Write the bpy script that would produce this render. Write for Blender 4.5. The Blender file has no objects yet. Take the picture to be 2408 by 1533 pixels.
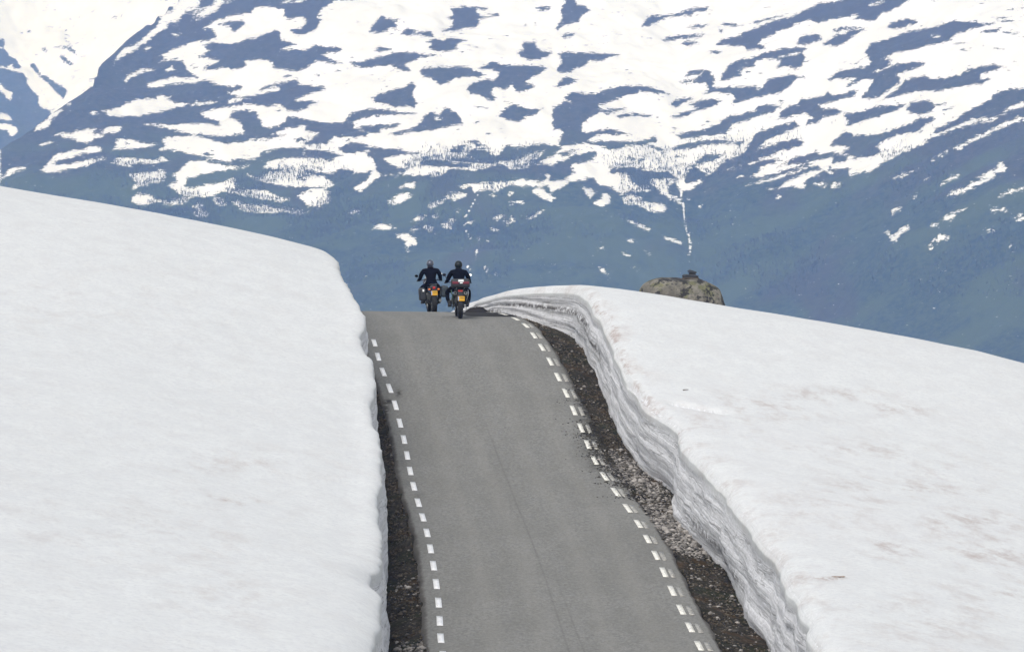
import bpy, bmesh, math, random
import numpy as np
from mathutils import Vector, Matrix
R = math.radians
random.seed(7); rng = np.random.default_rng(7)
scene = bpy.context.scene

# ------------------------------------------------------------------ camera
PITCH = R(2.0); CP, SP = math.cos(PITCH), math.sin(PITCH)
FP = 13991.0                       # focal length in pixels of a 2408 px wide picture
cam_d = bpy.data.cameras.new('camera'); cam = bpy.data.objects.new('camera', cam_d)
scene.collection.objects.link(cam); scene.camera = cam
cam_d.sensor_width = 36; cam_d.lens = FP/2408*36
cam_d.clip_start = 1; cam_d.clip_end = 30000
cam.location = (0, 0, 0); cam.rotation_euler = (R(90)-PITCH, 0, 0)

def at(px, py, Y):
    u = (px-1204)/FP; v = (766.5-py)/FP
    t = Y/(CP+v*SP)
    return Vector((u*t, Y, t*(-SP+v*CP)))
def zat(py, Y):
    v = (766.5-py)/FP
    return Y*(-SP+v*CP)/(CP+v*SP)
def topx(X, Y, Z):
    yc = Y*SP+Z*CP; zc = Y*CP-Z*SP
    return 1204+FP*X/zc, 766.5-FP*yc/zc

# ------------------------------------------------------------------ light
SUN_EL, SUN_AZ = 50, 205            # azimuth measured clockwise from +Y
world = bpy.data.worlds.new('World'); scene.world = world; world.use_nodes = True
wn = world.node_tree; wn.nodes.clear()
sky = wn.nodes.new('ShaderNodeTexSky'); sky.sky_type = 'NISHITA'; sky.sun_disc = False
sky.sun_elevation = R(SUN_EL); sky.sun_rotation = R(SUN_AZ); sky.air_density = 1.0; sky.dust_density = 4.0; sky.altitude = 1000
hs = wn.nodes.new('ShaderNodeHueSaturation'); hs.inputs['Saturation'].default_value = 0.32
bg = wn.nodes.new('ShaderNodeBackground'); bg.inputs['Strength'].default_value = 0.15
wo = wn.nodes.new('ShaderNodeOutputWorld')
wn.links.new(sky.outputs[0], hs.inputs['Color']); wn.links.new(hs.outputs[0], bg.inputs[0]); wn.links.new(bg.outputs[0], wo.inputs[0])
sl = bpy.data.lights.new('sun', 'SUN'); sl.energy = 1.2; sl.angle = R(35); sl.color = (1.0, 0.965, 0.92)
so = bpy.data.objects.new('sun', sl); scene.collection.objects.link(so)
az = R(SUN_AZ); el = R(SUN_EL)
sdir = Vector((math.sin(az)*math.cos(el), math.cos(az)*math.cos(el), math.sin(el)))
so.rotation_euler = (-sdir).to_track_quat('-Z', 'Y').to_euler(); so.location = (0, 0, 60)
scene.view_settings.view_transform = 'Standard'; scene.view_settings.look = 'None'
scene.view_settings.exposure = 0.5; scene.view_settings.gamma = 1.0; scene.view_settings.use_curve_mapping = False
scene.cycles.volume_bounces = 3; scene.cycles.max_bounces = 8
scene.cycles.use_denoising = True

# ------------------------------------------------------------------ helpers
def tag(o, label=None, cat=None, group=None, kind=None):
    if label: o['label'] = label
    if cat: o['category'] = cat
    if group: o['group'] = group
    if kind: o['kind'] = kind
    return o
def link(o, parent=None):
    scene.collection.objects.link(o)
    if parent: o.parent = parent
    return o
def empty(name, loc=(0, 0, 0), rot=(0, 0, 0)):
    o = bpy.data.objects.new(name, None); o.location = loc; o.rotation_euler = rot; o.empty_display_size = .2
    return link(o)
def pymesh(name, V, F, mat, parent=None, smooth=True, loc=None):
    me = bpy.data.meshes.new(name)
    V = np.asarray(V, dtype=np.float32); F = np.asarray(F, dtype=np.int32)
    me.vertices.add(len(V)); me.vertices.foreach_set('co', V.ravel())
    n = F.shape[1]; me.loops.add(F.size); me.loops.foreach_set('vertex_index', F.ravel())
    me.polygons.add(len(F)); me.polygons.foreach_set('loop_start', np.arange(0, F.size, n, dtype=np.int32))
    me.update(calc_edges=True); me.validate()
    if smooth: me.polygons.foreach_set('use_smooth', np.ones(len(me.polygons), dtype=bool))
    me.materials.append(mat)
    o = bpy.data.objects.new(name, me)
    if loc is not None: o.location = loc
    return link(o, parent)
def gridmesh(name, X, Y, Z, mat, attrs=None, parent=None, smooth=True, flip=False):
    n, m = X.shape
    i = np.arange(n*m).reshape(n, m)
    F = np.stack([i[:-1, :-1], i[:-1, 1:], i[1:, 1:], i[1:, :-1]], -1).reshape(-1, 4)
    if flip: F = F[:, ::-1]
    o = pymesh(name, np.stack([X, Y, Z], -1).reshape(-1, 3), F, mat, parent, smooth)
    for k, a in (attrs or {}).items():
        at_ = o.data.attributes.new(k, 'FLOAT', 'POINT'); at_.data.foreach_set('value', np.asarray(a, dtype=np.float32).ravel())
    return o
def _h(ix, iy, s):
    ix = ix.astype(np.int64).astype(np.uint64); iy = iy.astype(np.int64).astype(np.uint64)
    n = (ix*np.uint64(374761393)+iy*np.uint64(668265263)+np.uint64(s*982451653+11)) & np.uint64(0xffffffff)
    n = ((n ^ (n >> np.uint64(13)))*np.uint64(1274126177)) & np.uint64(0xffffffff)
    n = (n ^ (n >> np.uint64(16)))
    return (n & np.uint64(0xffffff)).astype(float)/0xffffff
def vnoise(x, y, s=0):
    x = np.asarray(x, float)+5000; y = np.asarray(y, float)+5000
    ix = np.floor(x); iy = np.floor(y); fx = x-ix; fy = y-iy
    fx = fx*fx*fx*(fx*(fx*6-15)+10); fy = fy*fy*fy*(fy*(fy*6-15)+10)
    a = _h(ix, iy, s); b = _h(ix+1, iy, s); c = _h(ix, iy+1, s); d = _h(ix+1, iy+1, s)
    return (a+(b-a)*fx+(c-a)*fy+(a-b-c+d)*fx*fy)*2-1
def fbm(x, y, o=4, s=0):
    r = 0; a = 1; f = 1
    for k in range(o):
        r = r+a*vnoise(x*f+k*17.3, y*f-k*9.1, s+k); a *= .5; f *= 2.03
    return r
def sstep(a, b, x):
    t = np.clip((x-a)/(b-a), 0, 1); return t*t*(3-2*t)

# ------------------------------------------------------------------ materials
def mat(name, col=(.5, .5, .5), rough=.6, metal=0, spec=.5, noise=None, coat=0):
    m = bpy.data.materials.new(name); m.use_nodes = True
    nt = m.node_tree; b = nt.nodes['Principled BSDF']
    b.inputs['Base Color'].default_value = (*col, 1); b.inputs['Roughness'].default_value = rough
    b.inputs['Metallic'].default_value = metal; b.inputs['Specular IOR Level'].default_value = spec
    b.inputs['Coat Weight'].default_value = coat
    if noise:
        sc, amt = noise
        nz = nt.nodes.new('ShaderNodeTexNoise'); nz.inputs['Scale'].default_value = sc; nz.inputs['Detail'].default_value = 5
        tc = nt.nodes.new('ShaderNodeTexCoord'); nt.links.new(tc.outputs['Object'], nz.inputs['Vector'])
        mx = nt.nodes.new('ShaderNodeMix'); mx.data_type = 'RGBA'
        mx.inputs[6].default_value = (*[c*(1-amt) for c in col], 1); mx.inputs[7].default_value = (*[min(1, c*(1+amt)) for c in col], 1)
        nt.links.new(nz.outputs[0], mx.inputs[0]); nt.links.new(mx.outputs[2], b.inputs['Base Color'])
    return m
class NT:
    """short node helper"""
    def __init__(s, name):
        s.m = bpy.data.materials.new(name); s.m.use_nodes = True; s.t = s.m.node_tree; s.b = s.t.nodes['Principled BSDF']
        s.geo = s.t.nodes.new('ShaderNodeNewGeometry')
    def l(s, a, b): s.t.links.new(a, b)
    def attr(s, n):
        a = s.t.nodes.new('ShaderNodeAttribute'); a.attribute_name = n; return a.outputs['Fac']
    def pos(s, scale=(1, 1, 1), rot=(0, 0, 0)):
        mp = s.t.nodes.new('ShaderNodeMapping'); mp.inputs['Scale'].default_value = scale; mp.inputs['Rotation'].default_value = rot
        s.l(s.geo.outputs['Position'], mp.inputs['Vector']); return mp.outputs[0]
    def vec(s, x, y, z=0):
        c = s.t.nodes.new('ShaderNodeCombineXYZ')
        for i, v in enumerate((x, y, z)):
            if isinstance(v, (int, float)): c.inputs[i].default_value = v
            else: s.l(v, c.inputs[i])
        return c.outputs[0]
    def noise(s, vec, scale, detail=4, rough=.5, dist=0):
        n = s.t.nodes.new('ShaderNodeTexNoise'); n.inputs['Scale'].default_value = scale; n.inputs['Detail'].default_value = detail
        n.inputs['Roughness'].default_value = rough; n.inputs['Distortion'].default_value = dist
        s.l(vec, n.inputs['Vector']); return n.outputs[0]
    def voro(s, vec, scale, out='Distance'):
        n = s.t.nodes.new('ShaderNodeTexVoronoi'); n.inputs['Scale'].default_value = scale; s.l(vec, n.inputs['Vector']); return n.outputs[out]
    def math(s, op, a, b=0, c=0, clamp=False):
        n = s.t.nodes.new('ShaderNodeMath'); n.operation = op; n.use_clamp = clamp
        for i, v in enumerate((a, b, c)):
            if isinstance(v, (int, float)): n.inputs[i].default_value = v
            else: s.l(v, n.inputs[i])
        return n.outputs[0]
    def ramp(s, f, lo, hi, a=0, b=1, smooth=True):
        n = s.t.nodes.new('ShaderNodeMapRange'); n.interpolation_type = 'SMOOTHSTEP' if smooth else 'LINEAR'
        for i, v in enumerate((f, lo, hi, a, b)):
            if isinstance(v, (int, float)): n.inputs[i].default_value = v
            else: s.l(v, n.inputs[i])
        return n.outputs[0]
    def mix(s, f, a, b):
        n = s.t.nodes.new('ShaderNodeMix'); n.data_type = 'RGBA'
        for i, v in ((0, f), (6, a), (7, b)):
            if isinstance(v, tuple): n.inputs[i].default_value = (*v, 1)
            elif isinstance(v, (int, float)): n.inputs[i].default_value = v
            else: s.l(v, n.inputs[i])
        return n.outputs[2]
    def bump(s, h, strength=.5, dist=.05):
        n = s.t.nodes.new('ShaderNodeBump'); n.inputs['Strength'].default_value = strength if isinstance(strength, (int, float)) else 1; n.inputs['Distance'].default_value = dist
        s.l(h, n.inputs['Height'])
        if not isinstance(strength, (int, float)): s.l(strength, n.inputs['Strength']); s.l(n.outputs[0], s.b.inputs['Normal'])
    def col(s, c): s.l(c, s.b.inputs['Base Color'])

SNOW_A = 0.66
def mat_snow():
    n = NT('old_snow')
    hn = n.attr('hn'); dd = n.attr('along')
    p1 = n.pos((.5, .22, .3)); p2 = n.pos((1.7, .75, .9))
    a = n.noise(p1, 1.0, 5, .55); b = n.noise(p2, 1.0, 5, .6); c = n.noise(n.pos((1, .5, 1)), 9, 6, .75)
    base = n.mix(n.ramp(b, .3, .7), (SNOW_A*.95, SNOW_A*.96, SNOW_A*.945), (SNOW_A*1.03, SNOW_A*1.045, SNOW_A*1.02))
    big = n.noise(n.pos((.07, .05, .1)), 1.0, 4, .5)
    base = n.mix(n.ramp(c, .34, .56, .9, 0), base, (SNOW_A*.88, SNOW_A*.89, SNOW_A*.89))
    base = n.mix(n.ramp(big, .45, .75, 0, .15), base, (SNOW_A*.93, SNOW_A*.90, SNOW_A*.90))
    # reddish dirt streaks on the field, plus the painted shade of the slit
    st = n.noise(n.pos((1.3, .45, .8), (0, 0, .3)), 1.0, 6, .72)
    dm = n.attr('dirt_shade')
    k = n.math('MULTIPLY', n.ramp(st, .44, .70), n.math('MULTIPLY', n.math('ADD', dm, .06), 1.3))
    base = n.mix(n.math('MINIMUM', k, .75), base, (.36, .28, .245))
    # little dark specks
    sp = n.math('MULTIPLY', n.ramp(n.noise(n.pos((.8, .8, .8)), 5, 3, .7), .70, .78), n.ramp(a, .5, .7))
    base = n.mix(n.math('MULTIPLY', sp, .35), base, (.25, .22, .2))
    # the cut face: grey granular ice with dark dirt layers that follow the cut
    face = n.attr('face')
    v = n.vec(n.math('MULTIPLY', dd, .10), n.math('MULTIPLY', hn, 6.0), 0)
    s1 = n.noise(v, 1.0, 5, .55, .6)
    v2 = n.vec(n.math('MULTIPLY', dd, .5), n.math('MULTIPLY', hn, 14.0), 3.0)
    s2 = n.noise(v2, 1.0, 5, .6, .4)
    v3 = n.vec(n.math('MULTIPLY', dd, .16), n.math('MULTIPLY', hn, 22.0), 7.0)
    s3 = n.noise(v3, 1.0, 4, .6, .3)
    lines = n.math('MAXIMUM', n.ramp(n.math('ABSOLUTE', n.math('SUBTRACT', s1, .5)), .0, .016, 1, 0), n.math('MULTIPLY', n.ramp(s2, .60, .72), .5))
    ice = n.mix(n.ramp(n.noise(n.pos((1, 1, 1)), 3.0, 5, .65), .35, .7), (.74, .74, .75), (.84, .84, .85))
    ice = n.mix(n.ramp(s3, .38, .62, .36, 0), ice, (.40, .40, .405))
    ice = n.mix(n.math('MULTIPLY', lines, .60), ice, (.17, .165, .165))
    ice = n.mix(n.math('MULTIPLY', n.ramp(n.noise(n.pos((1, .5, 1)), 11, 5, .8), .53, .66), .5), ice, (.3, .29, .28))
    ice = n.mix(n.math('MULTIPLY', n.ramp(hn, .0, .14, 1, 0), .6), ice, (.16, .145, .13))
    dk = n.attr('dark')
    ice = n.mix(n.math('MULTIPLY', dk, n.ramp(n.noise(n.pos((1,1,2.)), 3.4, 5, .65), .38, .56)), ice, (.075, .068, .062))
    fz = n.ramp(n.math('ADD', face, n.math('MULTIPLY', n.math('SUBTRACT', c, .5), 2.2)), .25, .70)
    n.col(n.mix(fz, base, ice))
    n.b.inputs['Roughness'].default_value = .85; n.b.inputs['Specular IOR Level'].default_value = .25
    h = n.math('ADD', n.math('MULTIPLY', b, .7), n.math('MULTIPLY', c, n.math('ADD', .55, n.math('MULTIPLY', face, 1.7))))
    h = n.math('ADD', h, n.math('MULTIPLY', n.math('MULTIPLY', n.math('ADD', s2, s3), 1.6), face))
    n.bump(h, n.math('ADD', .30, n.math('MULTIPLY', face, .3)), .06)
    return n.m
M_SNOW = mat_snow()

def mat_asphalt():
    n = NT('worn_asphalt')
    lat = n.attr('lat'); al = n.attr('along')
    f = n.noise(n.pos((1, .35, 1)), 14, 6, .8); g = n.noise(n.pos((1, .25, 1)), .8, 5, .6); q = n.noise(n.pos((2.2, .12, 1)), 1.0, 4, .6)
    c = n.mix(n.ramp(f, .3, .7), (.138, .137, .126), (.250, .247, .230))
    c = n.mix(n.ramp(g, .4, .62, 0, .35), c, (.150, .147, .132))
    c = n.mix(n.ramp(q, .45, .7, 0, .22), c, (.235, .23, .212))
    for tc_ in (.23, .40, .62, .79):
        c = n.mix(n.ramp(n.math('ABSOLUTE', n.math('SUBTRACT', lat, tc_)), .0, .06, .16, 0), c, (.28, .27, .24))
    st_ = n.noise(n.pos((1.1, .12, 1)), 1.3, 5, .6)
    c = n.mix(n.ramp(st_, .55, .70, 0, .14), c, (.10, .098, .086))
    # aggregate
    vo = n.voro(n.pos(), 38, 'Color'); c = n.mix(n.math('MULTIPLY', n.ramp(vo, .8, .95), .35), c, (.42, .41, .39))
    # longitudinal seams
    for nm, w, st, a0, a1 in (('seam', .040, .30, 114, 158), ('seam_b', .036, .25, 60, 130)):
        d = n.math('ABSOLUTE', n.attr(nm))
        s = n.math('MULTIPLY', n.ramp(d, 0, w, st, 0), n.ramp(al, a1-12, a1, 1, 0))
        s = n.math('MULTIPLY', s, n.ramp(n.noise(n.pos((1, .6, 1)), 2, 3), .3, .6, .45, 1))
        c = n.mix(s, c, (.07, .066, .06))
    # crumbling dark edges
    e = n.math('MINIMUM', lat, n.math('SUBTRACT', 1, lat))
    en = n.math('ADD', e, n.math('MULTIPLY', n.math('SUBTRACT', n.noise(n.pos((1, .5, 1)), 3, 5, .7), .5), .035))
    c = n.mix(n.ramp(en, .004, .02, .75, 0), c, (.07, .062, .053))
    di = n.attr('dirt_shade')
    dn = n.ramp(n.noise(n.pos((1, .5, 1)), 6.5, 5, .75), .40, .50)
    c = n.mix(n.math('MULTIPLY', di, dn, 0, True), c, (.03, .027, .022))
    w = n.attr('crest_dark')  # near-black patch at the crest
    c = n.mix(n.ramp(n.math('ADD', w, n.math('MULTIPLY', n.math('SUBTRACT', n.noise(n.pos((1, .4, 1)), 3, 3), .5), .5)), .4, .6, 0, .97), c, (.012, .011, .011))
    # fine cracks beside the left line
    n.col(c); n.b.inputs['Roughness'].default_value = .9; n.b.inputs['Specular IOR Level'].default_value = .2
    n.bump(n.math('ADD', f, n.math('MULTIPLY', g, .5)), .35, .01)
    return n.m
M_ASPH = mat_asphalt()

def mat_soil():
    n = NT('gravelly_verge')
    a = n.noise(n.pos((1, .6, 1)), 1.2, 5, .6); b = n.noise(n.pos(), 9, 5, .7); v = n.voro(n.pos(), 14, 'Color')
    c = n.mix(n.ramp(b, .35, .65), (.006, .005, .004), (.050, .043, .031))
    c = n.mix(n.ramp(a, .52, .62, 0, .45), c, (.070, .036, .010))
    c = n.mix(n.ramp(n.noise(n.pos((.8, .5, 1)), 1.0, 3), .52, .62, 0, .6), c, (.016, .022, .008))
    c = n.mix(n.ramp(n.noise(n.pos((1.4, .45, 1)), 1.6, 5, .7), .50, .60, 0, .8), c, (.008, .008, .006))
    c = n.mix(n.math('MULTIPLY', n.ramp(v, .85, .93), .4), c, (.2, .18, .16))
    n.col(c); n.b.inputs['Roughness'].default_value = .95; n.b.inputs['Specular IOR Level'].default_value = .15
    n.bump(n.math('ADD', b, n.noise(n.pos(), 25, 3)), .9, .06)
    return n.m
M_SOIL = mat_soil()

def mat_mountain(name, zoneblue=0):
    n = NT(name)
    s = n.attr('snow')
    p = n.pos()
    d1 = n.math('MULTIPLY', n.math('SUBTRACT', n.noise(n.pos((.55, .5, 1.8)), .22, 8, .72), .5), 30)
    d2 = n.math('MULTIPLY', n.math('SUBTRACT', n.noise(n.pos((.6, .6, 2.0)), .7, 4, .7), .5), 15)
    isl = n.math('MULTIPLY', n.ramp(n.noise(n.pos((.45, .5, 1.6)), .13, 5, .7), .62, .66, 0, -16), n.ramp(n.noise(p, .012, 3), .46, .58))
    wsp = n.math('MULTIPLY', n.ramp(n.noise(n.pos((.5, .5, 2.2)), .15, 5, .7), .64, .67, 0, 16), n.ramp(n.noise(n.pos((1, 1, 1)), .009, 3), .50, .60))
    isl = n.math('MULTIPLY', isl, n.ramp(s, 0, 2)); wsp = n.math('MULTIPLY', wsp, n.ramp(s, -5.5, -3))
    f = n.ramp(n.math('ADD', n.math('ADD', s, n.math('ADD', isl, wsp)), n.math('ADD', d1, d2)), -.6, .6)
    g = n.noise(p, .02, 6, .6); h = n.noise(p, .16, 6, .7); k = n.noise(n.pos((.25, 1, .3), (0, 0, R(-48))), .012, 5, .6)
    rock = n.mix(n.ramp(h, .35, .65), (.018, .016, .017), (.058, .047, .047))
    heath = n.mix(n.ramp(h, .3, .68), (.014, .015, .012), (.058, .050, .038))
    wood = n.mix(n.ramp(h, .32, .66), (.006, .010, .006), (.048, .062, .026))
    z = n.t.nodes.new('ShaderNodeSeparateXYZ'); n.l(n.geo.outputs['Position'], z.inputs[0])
    zz = n.math('ADD', z.outputs[2], n.math('MULTIPLY', n.math('SUBTRACT', g, .5), 160))
    land = n.mix(n.ramp(g, .42, .6), rock, heath)
    land = n.mix(n.ramp(zz, -40, -100), land, wood)
    land = n.mix(n.math('MULTIPLY', n.ramp(k, .47, .60, 0, .8), n.ramp(zz, 10, -70)), land, (.050, .066, .022))
    land = n.mix(n.ramp(zz, 40, 120, 0, .5), land, (.040, .030, .038))
    land = n.mix(n.ramp(n.noise(n.pos((1, .5, .6)), .011, 4), .55, .68, 0, .6), land, (.040, .027, .026))
    snow = n.mix(n.ramp(n.noise(n.pos((1, .5, 1)), .02, 5), .35, .7), (.73, .75, .80), (.83, .85, .90))
    n.col(n.mix(f, land, snow)); n.b.inputs['Roughness'].default_value = .9; n.b.inputs['Specular IOR Level'].default_value = .2
    n.bump(h, .6, 2.0)
    return n.m
M_MTN = mat_mountain('snow_patched_mountain')

# ------------------------------------------------------------------ road line data
RL = np.array([(888,17),(900,16),(916,15),(930,14),(940,13),(950,12),(957,11),(964,10),(972,9),(983,8),(994,7),(1004,6),(1012,5),(1019,4),(1026,3),(1031,2),(1034,1),(1035,0)], float)[::-1]
RR = np.array([1645,1624,1602,1581,1562,1543,1523,1502,1477,1448,1421,1398,1382,1367,1349,1331,1312,1294,1274,1255,1237,1212], float)
PYC = np.array([1509.5,1467.5,1424.5,1381,1337.5,1297.5,1259.5,1224,1189,1150,1113.5,1077,1039,1001.5,959,918,880.5,844.5,811,783,760.5,746.0], float)
DK = 115+3*np.arange(22.)
DG = np.arange(0, 300.01, .25)
def smooth(a, w):
    k = np.hanning(int(w/.25)*2+3); k /= k.sum(); n = len(k)//2
    p = np.concatenate([2*a[0]-a[n:0:-1], a, 2*a[-1]-a[-2:-n-2:-1]])
    return np.convolve(p, k, 'valid')
zk = np.array([zat(y, d) for y, d in zip(PYC, DK)])
zD = np.concatenate([[0, 12, 30, 50, 70, 85, 100], DK, [181, 184, 188, 192, 196, 200, 215, 240, 300]])
zV = np.concatenate([[-1.75, -3.2, -5.9, -8.2, -9.75, -10.35, -10.45], zk,
                     [zat(736, 181), zat(731.5, 184), zat(735.5, 188), zat(743, 192), zat(754, 196), zat(769, 200), -8.6, -11.6, -20]])
ZR = smooth(np.interp(DG, zD, zV), 2.5)
xr = (RR-1204)*DK/FP
xl = (RL[:, 0]-1204)*DK[:18]/FP
XRl = smooth(np.interp(DG, np.concatenate([[0, 60, 100], DK, [181, 184, 188, 192, 200, 215, 240, 300]]),
                       np.concatenate([[2.6, 4.6, 4.05], xr, [-.25, -.72, -1.35, -2.0, -3.4, -6.6, -12.8, -30]])), 2.0)
XLl = smooth(np.interp(DG, np.concatenate([[0, 60, 100], DK[:18], DK[18:], [181, 184, 188, 192, 200, 215, 240, 300]]),
                       np.concatenate([[-2.3, -.4, -.9], xl, xr[18:]-4.75, [-5.1, -5.6, -6.2, -6.85, -8.2, -11.4, -17.6, -35]])), 2.5)
g = lambda A, d: np.interp(d, DG, A)
ER = XRl+np.interp(DG, [0, 110, 118, 140, 175, 200], [.5, .45, .42, .40, .33, .3])       # asphalt edge right
EL = XLl-np.interp(DG, [0, 110, 130, 300], [.35, .33, .33, .3])
TILT = -.028
def zroad(x, d):
    xc = (g(XRl, d)+g(XLl, d))/2
    return g(ZR, d)+TILT*np.interp(d, [0, 170, 182, 300], [1, 1, .4, .4])*(x-xc)

# ------------------------------------------------------------------ road
ds = np.concatenate([np.arange(4, 100, 1.), np.arange(100, 196, .25), np.arange(196, 281, 1.)])
nl = 61
t = np.linspace(0, 1, nl)
D2, T2 = np.meshgrid(ds, t, indexing='ij')
el_, er_ = g(EL, D2), g(ER, D2)
rag = .035*fbm(D2*.9, D2*0, 4, 3); rag2 = .04*fbm(D2*.8, D2*0+50, 4, 5)
X2 = el_+rag*(T2 == 0)+(er_-el_)*T2+rag2*(T2 == 1)
Z2 = zroad(X2, D2)
Z2[:, 0] -= .03; Z2[:, -1] -= .03
px, py = topx(X2, D2, Z2)
lat = T2
def seamx(P):
    P = np.array(P, float); pyr_ = np.interp(DK, DK, PYC)
    dk = np.interp(P[:, 1], PYC[::-1], DK[::-1]); xk = (P[:, 0]-1204)*dk/FP
    c_ = np.polyfit(dk, xk, 3); return np.polyval(c_, D2)
seam = X2-seamx([(1122, 940), (1150, 1010), (1183, 1105), (1208, 1170), (1234, 1236), (1262, 1305), (1289, 1371), (1325, 1494)])
seam_b = X2-seamx([(1262, 1236), (1297, 1325), (1325, 1400), (1352, 1477), (1366, 1509)])
dirt_shade = np.zeros_like(X2)
for cx, cy, rx, ry, a in ((1392, 1010, 20, 22, 1.3), (1402, 1050, 28, 24, 1.3), (1420, 1088, 32, 20, 1.3), (1447, 1112, 32, 12, 1.3), (1378, 970, 18, 24, 1.1), (1365, 925, 14, 30, .9), (1325, 850, 12, 30, .6), (1300, 1000, 20, 8, 0),
                          (913, 944, 14, 5, 1.3), (937, 925, 6, 9, 1.0), (905, 965, 9, 22, 1.2), (898, 1000, 8, 40, 1.2), (918, 1060, 8, 40, .8), (1370, 1040, 22, 8, .35), (1400, 1075, 30, 6, .6), (960, 1135, 14, 10, .25), (945, 1085, 10, 14, .25), (985, 1165, 10, 8, .3)):
    dirt_shade = np.maximum(dirt_shade, a*np.exp(-(((px-cx)/rx)**2+((py-cy)/ry)**2)))
dirt_shade = np.maximum(dirt_shade, 1.1*sstep(.30, .05, g(ER, D2)-X2)*sstep(141, 145, D2)*sstep(168, 160, D2)*np.clip(.75+.6*fbm(D2*.5, D2*0, 3, 19), 0, 1))
dirt_shade = np.where(D2 < 180, dirt_shade, 0)
crest_dark = sstep(.22, -.22, np.abs(X2-(g(XRl, D2)-.55))-.78)*sstep(178.7, 179.5, D2)*sstep(190, 188, D2)  # mask of the dark patch on the right of the road at the crest
xs0 = X2.copy(); zs0 = Z2.copy()
# closed slab edges
X2 = np.concatenate([X2[:, :1]-.05, X2, X2[:, -1:]+.05], 1); Z2 = np.concatenate([Z2[:, :1]-.22, Z2, Z2[:, -1:]-.22], 1)
D3 = np.concatenate([D2[:, :1], D2, D2[:, -1:]], 1)
cat = lambda a: np.concatenate([a[:, :1], a, a[:, -1:]], 1)
road = gridmesh('road', X2, D3, Z2, M_ASPH, dict(lat=cat(lat), along=D3, dirt_shade=cat(dirt_shade), crest_dark=cat(crest_dark), seam=cat(seam), seam_b=cat(seam_b)))
tag(road, kind='structure', label='grey asphalt road rising between snow banks and dropping over a crest')

def mat_paint(name, col, wear):
    n = NT(name)
    c = n.mix(n.ramp(n.noise(n.pos((1, .6, 1)), 16, 6, .85), wear, wear+.08), (.26, .25, .23), col)
    n.col(c); n.b.inputs['Roughness'].default_value = .6
    return n.m
M_WL = mat_paint('white_line_paint', (.86, .86, .85), .36)
M_WR = mat_paint('cream_line_paint', (.85, .83, .74), .40)
M_WF = mat_paint('faded_line_paint', (.58, .56, .48), .50)
def dash(name, d0, d1, side, off, w, m, jit=0):
    base = XLl if side < 0 else XRl
    n = 4; V = []; F = []
    for i in range(n+1):
        d = d0+(d1-d0)*i/n; xc = g(base, d)+off
        sl = (g(base, d+.5)-g(base, d-.5))
        for sgn in (-.5, .5):
            x = xc+sgn*w; V.append((x, d-sl*sgn*w, zroad(x, d)+.005))
    for i in range(n):
        a = 2*i; F.append((a, a+1, a+3, a+2))
    o = pymesh(name, V, F, m, road, False)
    # give the paint its thickness
    md = o.modifiers.new('thick', 'SOLIDIFY'); md.thickness = .004; md.offset = 1
    return o
PER = 3.0
for k in range(-13, 23):
    d = 115+PER*k+random.uniform(-.05, .05)
    if k <= 18: dash('edge_line_dash', d-.82, d+.78, -1, 0, .125, M_WL)
for k in range(-13, 25):
    d = 115+PER*k+random.uniform(-.05, .05)
    dash('edge_line_dash', d-.82, d+.78, 1, 0, .115, M_WR)
    if k < 21:
        off = np.interp(k, [0, 2, 5, 8, 12, 15, 20], [.16, .165, .135, .125, .17, .19, .13])
        dash('faded_line_dash', d-.90, d+.60, 1, off+ .01, .10, M_WF)

# ------------------------------------------------------------------ ground under it all
xsG = np.concatenate([-np.geomspace(300, 12, 14), np.linspace(-11, 11, 111), np.geomspace(12, 300, 14)])
dsG = np.concatenate([np.arange(-20, 96, 4.), np.arange(96, 205, .5), np.arange(205, 265, 4.)])
DD, XX = np.meshgrid(dsG, xsG, indexing='ij')
# verge: follow road edges
xc = (g(EL, DD)+g(ER, DD))/2
hw = (g(ER, DD)-g(EL, DD))/2
out = np.abs(XX-xc)-hw
zroadc = zroad(np.clip(XX, g(EL, DD), g(ER, DD)), np.clip(DD, 0, 300))
ZG = zroadc-.04-np.where(out < -.05, .25, 0)-.22*sstep(0, 1.0, out)-.05*sstep(0, .12, out)+.025*fbm(XX*2.2, DD*1.2, 4, 9)*sstep(0, .25, out)
ZG = ZG-.9*sstep(3, 12, out)-np.maximum(0, out-3)*np.where(XX > xc, .35, .02)
XX2 = XX.copy()
ground = gridmesh('ground', XX2, DD, ZG, M_SOIL, flip=False)
tag(ground, kind='structure', label='brown gravelly verge ground with moss beside the road')
def zground(x, d):
    e0, e1 = g(EL, d), g(ER, d); xc_ = (e0+e1)/2; o_ = np.abs(x-xc_)-(e1-e0)/2
    return zroad(np.clip(x, e0, e1), d)-.04-.22*sstep(0, 1., o_)-.05*sstep(0, .12, o_)

# ------------------------------------------------------------------ snow banks
def snow_extra(x, d):
    return .022*fbm(x*.35, d*.14, 4, 21)+.10*fbm(x*.07, d*.05, 3, 31)
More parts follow.
